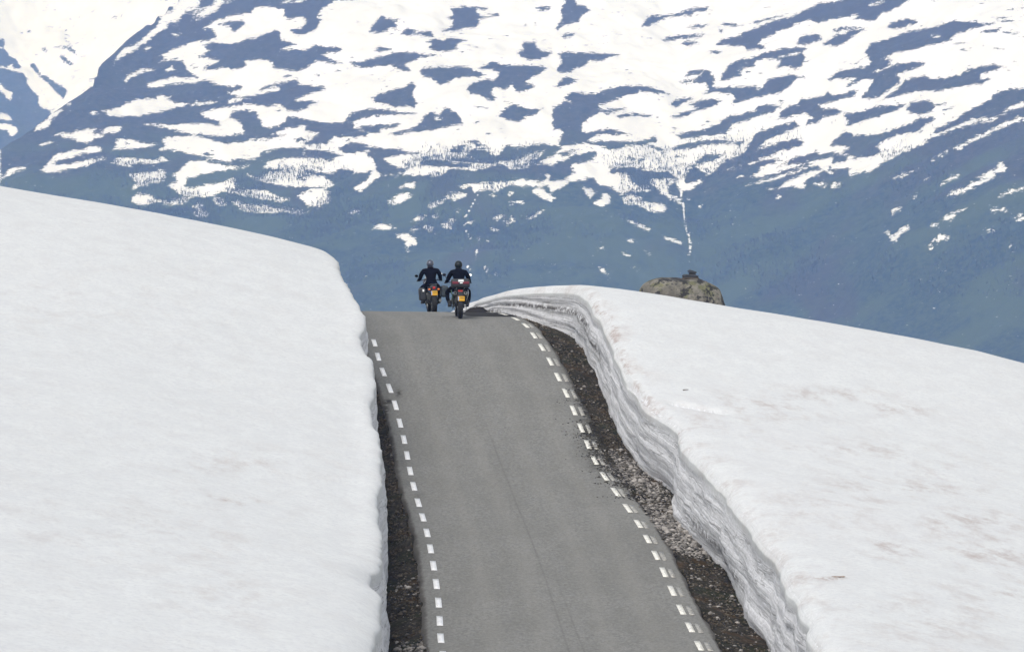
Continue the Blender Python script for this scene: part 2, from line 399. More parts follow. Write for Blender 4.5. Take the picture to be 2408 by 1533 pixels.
# left bank
ldk = np.array([0, 60, 100, 107, 115, 125, 133, 139, 145, 150, 155, 160, 164, 169, 175, 183, 190, 200, 215, 240, 270])
llx = np.array([895, 895, 893, 893, 893, 894, 895, 888, 884, 880, 872, 858, 838, 803, 790, 752, 704, 640, 560, 460, 300.])
lX = (llx-1204)*np.where(ldk < 100, 100, ldk)/FP
lX[0] = -3.2; lX[1] = -2.3; lX[-3:] = (-15.2, -21, -40)
LX = smooth(np.interp(DG, ldk, lX), 1.5)
LH = smooth(np.interp(DG, [0, 20, 50, 80, 100, 150, 165, 175, 183, 190, 200, 220, 300], [.5, .6, 1.0, 1.7, 2.0, 2.0, 1.97, 1.92, 1.88, 1.7, 1.6, 1.3, 1.0]), 3)
LX = LX+.018*fbm(DG*.3, DG*0+3, 5, 41)+.030*fbm(DG*1.9, DG*0+9, 2, 43)
for c, w, a in ((107, 1.8, .22), (121, 3.2, .06), (140.5, 3.8, .14), (155.5, 2.6, .24)):
    LX = LX-a*np.exp(-((DG-c)/w)**4)
FT = np.interp(DG, [0, 100, 130, 160, 300], [.12, .12, .12, .10, .1])
wallv = np.concatenate([np.linspace(0, .88, 20), [.93, .97, .99, 1.0]])
s_out = np.concatenate([[.05, .12, .22, .35, .5, .7, .95, 1.25, 1.6, 2.0], np.arange(2.5, 16, .5), np.arange(16, 30, 1.5), np.geomspace(31, 90, 10)])
def bank(side, dsb, LXa, LHa, foot, prof, drop=.10, rr=.15):
    nW = len(wallv)
    n = len(dsb); m = nW+len(s_out)
    X = np.zeros((n, m)); Z = np.zeros((n, m)); HN = np.zeros((n, m)); FA = np.zeros((n, m))
    lx = g(LXa, dsb); h = g(LHa, dsb); ft = foot(dsb)
    zb = zground(lx, dsb)-.12
    zl = g(ZR, dsb)+h
    lxs = g(smooth(LXa, 9), dsb)
    for j, v in enumerate(wallv):
        # side=-1: bank on the left, its face looks to +X
        und = .05*vnoise(dsb*.10, v*9+.8*vnoise(dsb*.13, dsb*0, 63), 61)+.035*vnoise(dsb*.22, v*19+.8*vnoise(dsb*.13, dsb*0, 63), 62)+.02*fbm(dsb*1.3, dsb*0+v*5, 3, 51)
        xx = lx-side*(ft*(1-v)+und*min(1, (1-v)*4))
        if side > 0: xx = xx+.20*sstep(.55, .1, v)*np.exp(-((dsb-145.5)/4.0)**2)+.14*sstep(.5, .1, v)*np.exp(-((dsb-129)/4.0)**2)
        X[:, j] = xx
        Z[:, j] = zb+(zl-drop-zb)*v
        HN[:, j] = v; FA[:, j] = 1-sstep(.80, 1.02, v)
    for j, s in enumerate(s_out):
        X[:, nW+j] = lx+(lxs-lx)*float(sstep(.02, .7, s))+side*s
        Z[:, nW+j] = zl+prof(s, dsb)-drop*np.exp(-(s/rr)**.9)
        HN[:, nW+j] = 1+s; FA[:, nW+j] = 0
    Y = np.repeat(dsb[:, None], m, 1)
    wgt = sstep(0, .6, HN-1)
    Z += snow_extra(X, Y)*wgt
    return X, Y, Z, HN, FA
dsb = np.concatenate([np.arange(2, 90, 2.), np.arange(90, 205, .25), np.arange(205, 262, 2.)])
pS = [0, .15, .4, 1.0, 1.6, 3.6, 6.6, 9.8, 25, 90]; pL = [0, .10, .20, .37, .50, .88, 1.50, 2.05, 4.2, 9]
pL = [0, .06, .13, .28, .42, .82, 1.44, 2.0, 4.2, 9]
def profL(s, d): return np.interp(s, pS, pL)*np.interp(d, [0, 40, 90, 262], [.15, .4, 1, 1])
X, Y, Z, HN, FA = bank(-1, dsb, LX, LH, lambda d: g(FT, d), profL, .06, .08)
px, py = topx(X, Y, Z)
dirt_shade = np.zeros_like(X)
for cx, cy, rx, ry, a in ((545, 1176, 45, 4, 1.2), (445, 1215, 40, 6, .8), (740, 1130, 35, 3, .8), (560, 1090, 200, 30, .25), (480, 1270, 120, 60, .2), (520, 1395, 100, 60, .25), (250, 1250, 300, 90, .12), (150, 720, 300, 60, .08)):
    dirt_shade = np.maximum(dirt_shade, a*np.exp(-(((px-cx)/rx)**2+((py-cy)/ry)**2)))
# the dark slit's shade is painted into this mask beside the stains
bl = gridmesh('snow_bank', X, Y, Z, M_SNOW, dict(hn=HN, along=Y, face=FA, dirt_shade=dirt_shade, dark=np.zeros_like(X)))
tag(bl, 'tall smooth snow bank cut vertically along the left edge of the road', 'snow bank')

# right bank
fD = np.array([0, 60, 100, 107, 112, 118, 126, 133, 139, 145, 150, 155, 160, 164, 168, 172, 175, 177, 179, 181, 184, 188, 192, 200, 215, 240, 270.])
fP = np.array([1900, 1900, 1900, 1872, 1838, 1800, 1722, 1652, 1598, 1548, 1490, 1448, 1425, 1406, 1386, 1362, 1347, 1318, 1272, 1226, 1165, 1115, 1085, 1020, 900, 750, 600.])
fX = (fP-1204)*np.where(fD < 100, 100, fD)/FP; fX[0] = 3.5
FX = smooth(np.interp(DG, fD, fX), 1.2)+.05*fbm(DG*.5, DG*0+13, 4, 71)
FX -= .16*np.exp(-((DG-148)/2.0)**2); FX += .12*np.exp(-((DG-143.5)/1.5)**2)
RH = smooth(np.interp(DG, [0, 20, 50, 80, 100, 118, 140, 155, 172, 176, 179, 182, 186, 192, 200, 220, 300],
                      [.5, .6, .9, 1.2, 1.45, 1.45, 1.42, 1.36, 1.20, 1.04, .90, .76, .58, .45, .4, .35, .35]), 1.5)
RXl = FX+.16
prS = [0, .15, .35, .7, 1.5, 3, 6, 12, 30, 90]; prR = [0, .05, .07, .06, -.04, -.27, -.82, -1.97, -6.5, -22]
def profR(s, d): return np.interp(s, prS, prR)
X, Y, Z, HN, FA = bank(1, dsb, RXl, RH, lambda d: 0*d+.16, profR, .22, .20)
# a slumped block and its crack in the face near the middle of the bank
px, py = topx(X, Y, Z)
crack = lambda x0, y0, x1, y1, w: np.exp(-((np.clip(((px-x0)*(x1-x0)+(py-y0)*(y1-y0))/((x1-x0)**2+(y1-y0)**2), 0, 1)*(x1-x0)+x0-px)**2+(np.clip(((px-x0)*(x1-x0)+(py-y0)*(y1-y0))/((x1-x0)**2+(y1-y0)**2), 0, 1)*(y1-y0)+y0-py)**2)/w**2)
cm = np.maximum(crack(1480, 905, 1555, 972, 5), crack(1575, 945, 1700, 968, 4))
Z -= .16*cm*(HN > .8)
dirt_shade = np.zeros_like(X)
for cx, cy, rx, ry, a in ((1790, 960, 150, 40, .35), (1950, 930, 120, 18, .45), (2110, 965, 70, 14, .6), (1700, 1000, 120, 30, .25), (2130, 1120, 220, 60, .2), (2000, 1060, 160, 22, .4), (2120, 1150, 170, 22, .5), (2270, 1230, 120, 30, .6),
                          (2330, 1300, 120, 40, .55), (1950, 1180, 160, 60, .3), (2200, 1450, 200, 80, .28), (2090, 1290, 60, 25, .6), (1950, 1358, 30, 6, 1.5), (1900, 1356, 40, 4, 1.0), (1645, 1000, 40, 30, .3), (2380, 1400, 80, 60, .5)):
    dirt_shade = np.maximum(dirt_shade, a*np.exp(-(((px-cx)/rx)**2+((py-cy)/ry)**2)))
rim = np.exp(-((HN-1.25)/.35)**2)*.28+1.6*np.exp(-((HN-1.16-.10*fbm(Y*.5,Y*0,2,77))/.05)**2)*sstep(138,142,Y)*sstep(173,168,Y)
dirt_shade = np.maximum(dirt_shade, rim)
FA2 = np.where(HN > 1, .42*np.exp(-((HN-1)/.25)), FA)
FA2 = np.maximum(FA2, .75*cm*(HN > .8))
hneff = np.where(HN <= 1, HN, 1)
dark = np.maximum(np.exp(-((hneff-.62)/.07)**2)*sstep(167, 171, Y)*sstep(186, 182, Y), .9*np.exp(-((hneff-.50)/.09)**2)*sstep(162, 166, Y)*sstep(172, 169, Y))
dark = np.maximum(dark, .8*np.exp(-((hneff-.30)/.07)**2)*sstep(122, 126, Y)*sstep(139, 134, Y))
dark = np.maximum(dark, sstep(.55, .35, hneff)*sstep(182.5, 184, Y)*.9)
br = gridmesh('snow_bank', X, Y, Z, M_SNOW, dict(hn=HN, along=Y, face=FA2, dirt_shade=dirt_shade, dark=dark), flip=True)
tag(br, 'layered grey-edged snow bank curving over the crest on the right of the road', 'snow bank')
def bank_z(o_X, o_Z, x, d):
    i = np.argmin(np.abs(dsb-d)); r = o_X[i]; k = np.argmin(np.abs(r-x)+100*(HN[i] < 1)); return o_Z[i, k]
RBX, RBZ = X, Z

# low dark mound on the road edge beyond the crest
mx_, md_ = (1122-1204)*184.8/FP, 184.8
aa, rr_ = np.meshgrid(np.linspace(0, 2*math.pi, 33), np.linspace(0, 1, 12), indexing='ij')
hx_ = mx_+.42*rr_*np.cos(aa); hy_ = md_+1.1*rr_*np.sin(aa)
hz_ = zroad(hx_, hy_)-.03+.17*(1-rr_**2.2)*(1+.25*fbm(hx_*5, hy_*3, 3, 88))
hp = gridmesh('dark_mound', hx_, hy_, hz_, mat('mound_dark', (.022, .020, .020), .9, 0, .15, noise=(9, .6)))
tag(hp, 'low dark mound on the road edge right of the motorcycles', 'grit heap')

# ------------------------------------------------------------------ loose stones along the verges
ico = bmesh.new(); bmesh.ops.create_icosphere(ico, subdivisions=1, radius=1)
IV = np.array([v.co[:] for v in ico.verts]); IF = np.array([[v.index for v in f.verts] for f in ico.faces]); ico.free()
def stones(name, pts, sizes, m, label, flat=.6):
    n = len(pts)
    A = rng.uniform(0, 6.28, n); sc = sizes[:, None]*rng.uniform(.6, 1.2, (n, 3))*np.array([1, 1, flat])
    V = IV[None]*(1+rng.uniform(-.22, .22, (n, len(IV), 1)))*sc[:, None, :]
    c, s = np.cos(A)[:, None], np.sin(A)[:, None]
    V = np.stack([V[..., 0]*c-V[..., 1]*s, V[..., 0]*s+V[..., 1]*c, V[..., 2]], -1)+pts[:, None, :]
    F = IF[None]+(np.arange(n)*len(IV))[:, None, None]
    o = pymesh(name, V.reshape(-1, 3), F.reshape(-1, 3), m, None, False)
    # one random grey per stone
    a = o.data.attributes.new('tone', 'FLOAT', 'POINT'); a.data.foreach_set('value', np.repeat(rng.uniform(0, 1, n), len(IV)).astype(np.float32))
    return tag(o, label, None, None, 'stuff')
def mat_stone(name, lo, hi):
    n = NT(name); tn = n.attr('tone')
    n.col(n.mix(n.ramp(n.math('ADD', tn, n.math('MULTIPLY', n.math('SUBTRACT', n.noise(n.pos(), 20, 3), .5), .4)), 0, 1, smooth=False), lo, hi)); n.b.inputs['Roughness'].default_value = .9
    return n.m
M_ST1 = mat_stone('verge_pebbles', (.010, .008, .006), (.14, .115, .085)); M_ST2 = mat_stone('pale_rubble', (.025, .023, .020), (.40, .37, .34))
def verge_pts(side, n, d0, d1, w=None):
    d = rng.uniform(d0, d1, n)
    if side > 0: a = g(ER, d); b = g(FX, d)+.1
    else: a = g(EL, d); b = g(LX, d)+.25
    u = rng.uniform(0, 1, n); x = a+(b-a)*u+side*.03
    return x, d
parts = []
for side, n in ((1, 9000), (-1, 6500)):
    x, d = verge_pts(side, n, 92, 184); parts.append((x, d, rng.lognormal(-3.85, .38, n)))
x = np.concatenate([p[0] for p in parts]); d = np.concatenate([p[1] for p in parts]); sz = np.concatenate([p[2] for p in parts])
stones('gravel', np.stack([x, d, zground(x, d)+sz*.1], -1), sz, M_ST1, 'loose dark gravel and small stones scattered over both road verges')
parts = []
for side, n, d0, d1 in ((1, 1700, 132, 138), (1, 1000, 134, 141), (1, 700, 138, 147), (1, 1300, 143.5, 150), (1, 420, 96, 182), (-1, 60, 96, 160), (-1, 420, 111, 114.8), (-1, 60, 122, 126), (1, 120, 112, 130)):
    x, d = verge_pts(side, n, d0, d1); d = d+rng.normal(0, .9, n); parts.append((x, d, rng.lognormal(-3.65, .5, n)))
# dark grit washed over the edge of the asphalt
nS = 1900; cl = rng.integers(0, 22, nS); d = np.sort(rng.normal(149, 4.5, 22))[cl]+rng.normal(0, .35, nS); x = g(ER, d)+.08-np.abs(rng.normal(0, .17, nS)*(1+rng.uniform(0, 1.2, 22)[cl])); szs = rng.lognormal(-4.05, .35, nS)
stones('grit', np.stack([x, d, zroad(x, d)+szs*.2], -1), szs, mat_stone('wet_grit_stones', (.008, .007, .006), (.05, .045, .036)), 'dark grit washed over the right edge of the asphalt')
# a spill onto the asphalt
nS = 260; d = rng.normal(147.5, 2.3, nS); x = g(ER, d)-np.abs(rng.normal(0, .28, nS)); parts.append((x, d, rng.lognormal(-4.1, .35, nS)))
x = np.concatenate([p[0] for p in parts]); d = np.concatenate([p[1] for p in parts]); sz = np.minimum(np.concatenate([p[2] for p in parts]), .10)
onr = (x < g(ER, d)) & (x > g(EL, d))
z = np.where(onr, zroad(x, d)+sz*.25, zground(x, d)+sz*.3)
stones('rubble', np.stack([x, d, z], -1), sz, M_ST2, 'pale broken rock rubble washed out of the verge beside the cut snow')

# ------------------------------------------------------------------ background terrain
POLYS = """D A 0,1000 130,930 240,880 350,775 440,690 530,610 610,540 640,490 655,440 655,380 735,330 740,300 640,310 660,280 740,240 860,205 880,215 960,165 990,110 1140,75 1150,50 1180,0 1190,-300 2700,-300 2480,0 2350,0 2270,50 2230,80 2215,120 2240,140 2200,210 2130,240 2080,245 2030,220 2030,205 2100,200 2140,150 2110,120 2010,135 1980,110 1985,70 1870,50 1780,55 1750,90 1620,110 1500,150 1420,200 1490,205 1510,260 1480,280 1420,285 1340,300 1200,350 1130,385 1150,400 1120,430 1180,415 1280,430 1300,480 1330,510 1380,545 1270,545 1190,540 1100,570 1040,580 1025,610 1060,615 1180,590 1250,580 1350,580 1430,560 1560,600 1630,610 1640,590 1690,600 1680,625 1600,650 1610,665 1700,680 1800,665 1900,640 1960,620 1940,605 1880,620 1810,630 1830,610 1900,590 1980,580 2020,560 2080,555 2090,590 2180,600 2280,610 2270,625 2180,650 2100,680 2040,700 2150,705 2280,720 2350,740 2330,765 2220,755 2150,755 2050,780 2010,775 1950,725 1870,740 1760,730 1640,740 1500,760 1400,785 1395,800 1450,825 1530,850 1540,880 1440,865 1300,865 1150,875 1010,868 1200,905 1330,930 1450,945 1560,950 1600,945 1710,930 1690,880 1650,840 1600,820 1620,780 1700,765 1790,780 1800,820 1830,850 1820,880 1880,890 1970,870 2010,820 2050,815 2160,835 2290,860 2470,850 2470,1700 0,1700
S A 1270,0 1280,-300 1560,-300 1400,10 1330,70 1280,110 1150,200 1050,270 960,340 870,390 795,440 820,390 870,340 960,310 1050,220 1110,180 1120,120 1200,70 1230,20
S A 1510,0 1620,-200 1800,-200 1600,0 1540,50 1470,100 1370,150 1325,145 1360,100 1440,60 1490,30
S A 1960,20 2100,0 2140,10 2110,15
S A 870,565 890,530 940,505 1000,485 1080,490 1010,500 950,525 880,570
S A 780,355 800,350 805,370 785,370
S A 1000,355 1030,330 1050,325 1040,345 1010,360
S A 1150,490 1200,465 1215,490 1160,500
S A 1200,242 1260,240 1250,252 1210,250
S A 835,310 855,260 875,230 890,215 880,260 855,310 835,320
S A 1340,735 1360,715 1450,712 1540,715 1460,728
S A 1580,715 1620,688 1680,685 1690,700 1600,722
S A 710,775 780,765 840,755 860,735 930,700 1010,690 1090,690 1100,672 1130,668 1190,680 1160,700 1240,722 1310,720 1280,740 1200,760 1100,785 1050,790 980,805 840,815 760,810
S A 620,790 680,780 690,792 640,797
D A 1405,320 1430,305 1500,298 1600,305 1650,300 1720,275 1800,262 1860,235 1910,220 1950,225 1950,270 2000,290 2070,310 2020,325 1960,345 2060,345 2130,350 2180,320 2260,325 2350,330 2390,345 2350,365 2250,380 2300,415 2395,440 2340,450 2260,435 2200,425 2150,470 2070,500 2000,490 1920,480 1900,460 1900,435 1860,425 1760,420 1700,430 1720,470 1640,485 1540,475 1500,490 1420,490 1440,460 1540,430 1470,412 1375,405 1420,380 1470,355
D A 1520,175 1580,150 1620,145 1560,170 1640,150 1690,140 1710,165 1680,200 1640,225 1610,215 1610,190 1550,185
D A 1975,540 2000,525 2035,530 1995,545
D A 2190,525 2230,518 2240,530 2200,532
S A 385,945 430,930 500,930 560,910 640,903 665,905 640,930 700,940 720,955 650,965 650,985 600,995 540,990 520,970 440,955
S A 705,915 760,885 870,885 830,900 830,920 790,935 740,930
S A 235,920 260,880 330,830 340,800 400,775 435,765 400,800 355,840 340,880 270,910
S A 280,1010 320,990 370,988 330,1005 290,1018
S A 465,735 490,725 495,730
S A 800,980 860,970 930,980 1000,995 1060,1005 1095,1010 1050,1025 960,1040 860,1035 790,1050 810,1010
D A 870,1000 890,995 900,1010
S A 350,1120 375,1090 420,1070 480,1060 560,1050 600,1040 620,1015 660,1025 700,1030 710,1050 640,1065 560,1080 450,1110 380,1125 385,1150 470,1150 560,1130 640,1110 750,1095 740,1110 640,1145 560,1165 470,1185 370,1205 280,1190
S A 20,1240 55,1190 110,1170 180,1168 180,1180 110,1190 60,1230
S A 780,1130 850,1100 960,1110 1080,1120 1130,1095 1190,1130 1150,1125 1080,1145 960,1135 880,1165 830,1150
S A 900,1210 960,1205 1080,1200 1110,1185 1160,1195 1140,1270 1040,1285 990,1300 940,1320 920,1310 950,1280
S A 920,1370 980,1350 1060,1365 1080,1390 1180,1400 1250,1385 1330,1375 1300,1420 1200,1430 1080,1410 1040,1430 960,1430 920,1410
S A 1130,970 1180,960 1260,950 1380,950 1480,985 1560,1000 1700,990 1870,985 1740,975 1880,965 2000,942 1900,935 1970,905 2050,890 2190,870 2230,910 2220,930 2180,960 2170,1000 2080,1030 1980,1030 1880,1050 1820,1070 1810,1100 1740,1110 1640,1110 1570,1130 1480,1110 1400,1090 1330,1075 1200,1050 1110,1050 1150,1010 1130,980
D A 2045,970 2090,960 2130,975 2080,990
D A 1400,1080 1440,1068 1500,1085 1450,1090
S A 2180,1020 2290,1000 2320,960 2330,945 2480,960 2480,1050 2370,1055 2380,1075 2310,1070 2240,1045
S A 1250,1200 1270,1170 1330,1125 1440,1130 1540,1150 1640,1160 1720,1150 1740,1160 1660,1175 1560,1190 1470,1205 1380,1225 1310,1240 1280,1300 1320,1320 1390,1300 1480,1290 1560,1270 1640,1240 1650,1270 1650,1310 1700,1330 1780,1315 1850,1330 1940,1370 2020,1400 1950,1410 1840,1390 1740,1370 1660,1350 1560,1335 1510,1345 1480,1370 1380,1370 1280,1370 1250,1350 1210,1320 1170,1290 1230,1270 1230,1230 1200,1225
S A 1490,1370 1540,1380 1580,1430 1550,1440 1500,1420
S A 1340,1440 1390,1415 1420,1430 1400,1450 1460,1500 1430,1520 1350,1500
S A 1620,1410 1660,1405 1740,1435 1840,1430 1930,1450 2060,1460 2140,1480 2110,1500 1960,1480 1860,1490 1750,1480 1680,1460
S A 1730,1225 1800,1240 1880,1200 1960,1200 2010,1185 1900,1175 1840,1170 1870,1130 1960,1110 2070,1100 2200,1100 2290,1130 2480,1080 2480,1150 2330,1190 2200,1190 2120,1190 2180,1210 2120,1240 2080,1245 2130,1275 2130,1300 2000,1300 1900,1280 1800,1260
S A 2140,1240 2200,1220 2280,1235 2330,1290 2280,1300 2190,1290
S A 2080,1370 2140,1330 2200,1340 2230,1310 2290,1320 2310,1360 2300,1430 2230,1440 2150,1420 2100,1400
S A 2140,760 2060,785 2080,800 2150,805 2200,850 2290,855 2480,840 2480,500 2330,680 2150,740
D B 355,205 380,160 420,115 450,108 470,125 550,130 520,150 530,190 490,185 440,212 390,212
D B 850,115 890,100 870,50 960,45 1045,45 1040,80 1070,100 1180,92 1185,102 1100,118 1050,125 1060,150 1040,180 960,185 900,198 820,200 890,175 895,130
D B 1045,50 1110,48 1120,70 1080,68
D B 545,225 570,205 595,185 650,190 640,205 750,205 770,240 700,232 640,222 600,230
D B 725,275 760,250 830,255 900,245 990,262 930,270 910,290 920,315 860,330 800,335 735,310 750,285
D B 1418,40 1530,45 1500,65 1460,75 1425,60
D B 1600,-60 1680,-80 1670,0 1685,30 1745,45 1768,65 1720,90 1690,140 1650,150 1600,165 1560,195 1550,175 1590,120 1580,60 1610,0
D B 1590,235 1610,215 1675,213 1640,240 1600,247
D B 1340,158 1370,152 1375,160 1350,165
D B 1410,152 1440,155 1415,162
D B 385,315 410,302 490,305 500,325 440,333 395,328
D B 230,400 290,395 400,370 500,340 600,335 680,345 815,355 750,365 690,370 620,400 580,415 620,450 580,458 530,440 500,420 430,425 370,428 300,435 260,425
D B 675,460 700,438 780,430 900,427 980,430 1030,450 1095,480 1060,498 1000,495 900,495 880,525 820,542 780,530 780,510 700,490
D B 1060,435 1120,410 1130,395 1180,400 1190,415 1300,420 1400,415 1470,425 1493,438 1450,470 1400,490 1350,530 1420,548 1370,580 1320,595 1280,570 1270,545 1220,575 1150,560 1130,600 1170,630 1150,648 1110,640 1060,605 1000,600 975,568 1000,545 1050,520 1120,505 1150,520 1180,490 1170,455 1130,445 1090,445
D B 1300,335 1340,315 1330,280 1350,270 1420,268 1415,290 1450,325 1525,338 1500,360 1430,385 1370,385 1330,365
D B 1560,338 1650,335 1780,342 1900,348 1955,350 1900,370 1860,385 1830,400 1800,390 1760,390 1740,420 1680,440 1620,470 1550,465 1560,430 1590,400 1575,370
D B 1555,555 1580,515 1630,493 1690,513 1640,540 1590,558
D B 1590,630 1630,602 1680,590 1730,600 1800,600 1880,570 1980,548 2080,550 2150,560 2200,570 2270,605 2200,598 2090,590 2010,610 1920,645 1820,675 1830,700 1920,700 2000,695 1960,708 1890,730 1830,720 1760,760 1720,790 1710,850 1800,840 1900,825 1960,840 2030,858 1960,865 1870,860 1800,870 1740,905 1900,903 2060,908 2140,890 2150,875 2195,875 2195,905 2130,920 2200,940 2260,970 2240,980 2180,950 2110,930 2010,930 1930,960 1880,950 1800,925 1700,920 1600,940 1560,930 1595,850 1590,835 1540,830 1520,800 1535,770 1520,740 1535,690 1600,650 1660,655
D B 1940,745 1990,725 2040,735 2040,720 2100,730 2200,750 2100,745 2030,745 1960,755
D B 1175,740 1230,695 1280,665 1330,680 1380,700 1465,697 1430,725 1370,745 1300,785 1250,770
D B 1218,655 1265,650 1240,672
D B 365,635 420,600 490,580 580,560 620,530 655,535 650,570 630,610 660,665 640,693 590,680 530,690 460,670 400,660
D B 190,775 220,740 290,705 380,695 470,700 550,718 665,728 580,735 470,738 370,745 300,765 230,780
D B 480,862 560,830 640,815 700,770 700,745 740,720 780,720 800,735 840,690 870,700 920,725 940,760 960,795 880,800 830,820 720,840 620,850 520,870
S B 770,742 830,762 780,772
D B 275,815 340,800 450,795 550,790 530,812 440,825 400,858 340,850
D B -40,785 0,775 60,780 90,790 130,785 180,780 220,800 290,830 340,840 340,870 250,878 130,875 120,900 60,905 0,930 -60,925 0,880 55,860 60,845 0,845 -60,840
D B 1020,785 1060,775 1040,790
D B 1100,855 1120,848 1140,858 1115,865
D B 870,970 900,940 980,920 970,935 940,975
D B 985,900 1050,905 1110,940 1040,930 1000,915
D B 980,1000 1000,960 1080,950 1130,980 1170,1000 1200,970 1230,930 1300,945 1460,920 1550,935 1600,940 1560,970 1530,1000 1480,1020 1420,1050 1380,1060 1470,970 1400,975 1340,1000 1240,1030 1150,1025 1080,1035 1010,1010
S B -60,930 60,920 160,960 200,985 330,975 340,1005 385,1045 400,1090 340,1100 240,1085 200,1075 100,1105 -60,1085
D B -60,955 60,965 190,995 100,1030 40,1015 -60,1010
D B 160,960 190,930 240,912 300,915 350,935 450,950 560,955 665,985 560,990 440,1020 490,1050 550,1075 560,1110 520,1130 430,1120 400,1090 390,1030 335,990 360,965 200,985
D B 0,1095 100,1110 200,1075 245,1085 240,1110 370,1095 350,1140 330,1160 240,1215 300,1220 430,1120 520,1130 560,1110 545,1080 560,1065 610,1080 560,1120 700,1120 800,1130 880,1080 1000,1090 1080,1080 1130,1060 1200,1045 1230,1060 1260,1085 1340,1080 1400,1060 1480,1050 1530,1060 1560,1030 1600,1035 1640,1000 1800,965 1810,985 1780,1030 1650,1050 1650,1080 1680,1100 1600,1150 1520,1160 1560,1210 1640,1170 1790,1135 1820,1180 1900,1200 1960,1190 1970,1150 1960,1250 2020,1230 2120,1220 2200,1220 2260,1240 2380,1250 2440,1150 2440,1700 0,1700
D B 1880,1100 1920,1075 2000,1070 2090,1070 2110,1095 2240,1100 2340,1150 2280,1145 2180,1160 2170,1190 2100,1190 2050,1170 2000,1110 1920,1115
D B 1550,985 1640,965 1700,958 1640,985 1600,1000
D B 700,1050 720,1025 790,1020 900,1040 1010,1045 1010,1065 900,1075 760,1065
D B 2010,1025 2040,1010 2110,1020 2100,1032
S B -60,1125 40,1120 100,1150 130,1190 60,1195 -60,1190
S B 540,1200 600,1170 650,1175 640,1205 560,1200
S B 920,1190 1000,1180 1130,1168 1250,1160 1350,1150 1480,1165 1490,1115 1510,1115 1510,1160 1600,1150 1720,1120 1790,1060 1870,1080 1900,1120 2010,1130 2060,1200 1980,1170 1970,1240 1890,1190 1830,1180 1790,1135 1640,1170 1560,1200 1520,1240 1500,1190 1350,1190 1250,1185 1160,1230 1110,1215 1030,1225 1000,1200 940,1205
S B -10,1200 30,1205 90,1215 105,1260 90,1300 40,1320 -60,1310
S B 230,1350 270,1340 305,1345 300,1358 240,1368
S B 490,1290 550,1240 620,1245 620,1265 560,1295 500,1310 470,1300
S B 830,1260 880,1235 980,1240 980,1255 920,1270 900,1285
S B 725,1325 740,1305 800,1285 850,1275 800,1310 750,1330
S B 1400,1230 1420,1205 1470,1210 1500,1240 1540,1270 1520,1295 1470,1280 1440,1250
S B 1720,1200 1780,1210 1800,1240 1770,1265 1740,1240
S B 1800,1290 1840,1270 1860,1235 1895,1245 1890,1300 1850,1320 1790,1310
S B 1970,1270 2030,1240 2090,1260 2100,1290 2200,1310 2260,1340 2220,1365 2140,1345 2060,1305 1990,1305
S B 2250,1230 2290,1240 2370,1310 2360,1330 2310,1300
S B 1240,1245 1270,1222 1275,1235 1250,1255
S B 1250,1300 1265,1290 1280,1300 1262,1320
S B 1300,1295 1320,1288 1350,1298 1330,1305
S B 630,1415 660,1385 700,1380 710,1395 670,1410
S B 720,1375 795,1370 780,1400 750,1390
S B 365,1465 400,1440 440,1430 480,1445 530,1460 450,1470
S B 625,1470 640,1458 665,1465 650,1482
S B 700,1450 740,1440 765,1455 760,1480 775,1490 740,1485
S B 810,1440 860,1425 880,1400 910,1390 890,1440 870,1465 830,1455
S B 1145,1395 1160,1380 1200,1375 1230,1390 1200,1395 1170,1415
S B 1215,1415 1240,1410 1260,1430 1240,1445
S B 1255,1390 1280,1385 1285,1425 1270,1415
S B 1350,1390 1400,1380 1440,1350 1475,1345 1440,1370 1380,1400
S B 1135,1460 1190,1465 1180,1480 1150,1475
S B 975,1425 1000,1410 1030,1415 1000,1425
S B 2000,1410 2050,1415 2130,1455 2200,1500 2160,1490 2060,1440
S B 530,1500 600,1490 650,1530 660,1570 620,1560 610,1600 595,1600 590,1550
S B 1135,1255 1160,1255 1150,1270
S B 900,1345 940,1345 920,1355
S B 2110,1600 2140,1620 2180,1640 2150,1625
S B 1790,1575 1830,1590 1860,1590 1830,1600
D C -60,105 0,105 80,100 160,75 250,50 325,50 320,75 230,85 220,105 150,105 60,115 -60,170 -110,175 -100,150
D C 190,185 230,170 340,162 300,180 220,192
D C 20,268 70,240 170,232 300,228 280,245 150,258 60,270
D C 145,285 200,268 275,285 200,305
D C 405,155 470,155 550,170 500,178 430,170
D C 390,205 420,195 410,215
D C 330,345 370,332 415,345 380,358
D C 850,90 820,100 740,118 600,155 650,155 730,130 800,110
D C 385,295 410,262 500,245 560,215 640,185 760,140 880,110 960,70 1060,25 1200,5 1250,-60 1700,-60 1640,10 1540,70 1450,100 1430,140 1350,135 1280,130 1320,100 1150,130 1050,152 990,135 900,160 860,190 780,210 740,240 680,260 660,290 700,320 650,325 580,333 560,305 450,300
S C 1380,35 1420,20 1490,5 1470,20 1400,38
D C 1140,200 1200,180 1320,178 1280,192 1180,205
D C 1075,295 1120,270 1160,235 1230,215 1340,185 1365,195 1280,240 1240,275 1180,308 1130,300
D C 910,295 920,260 970,228 1040,232 1090,245 1050,270 980,295
D C 1495,185 1540,150 1620,125 1700,130 1705,150 1620,180 1540,192
D C 1360,345 1400,290 1500,260 1560,240 1640,210 1800,185 1850,165 1930,138 2050,145 2220,155 2150,170 2080,190 1950,230 1930,265 1850,290 1740,310 1640,345 1580,340 1480,385 1540,400 1530,425 1460,460 1420,480 1440,475 1500,450 1600,415 1700,408 1770,412 1720,440 1640,470 1560,495 1590,520 1590,545 1520,590 1460,640 1400,655 1335,650 1380,590 1410,530 1350,520 1280,560 1240,580 1240,560 1300,520 1190,520 1140,530 1120,525 1170,475 1260,460 1360,445 1400,415
S C 1800,242 1830,230 1870,240 1830,248
D C 2120,210 2200,188 2260,190 2230,212 2150,218
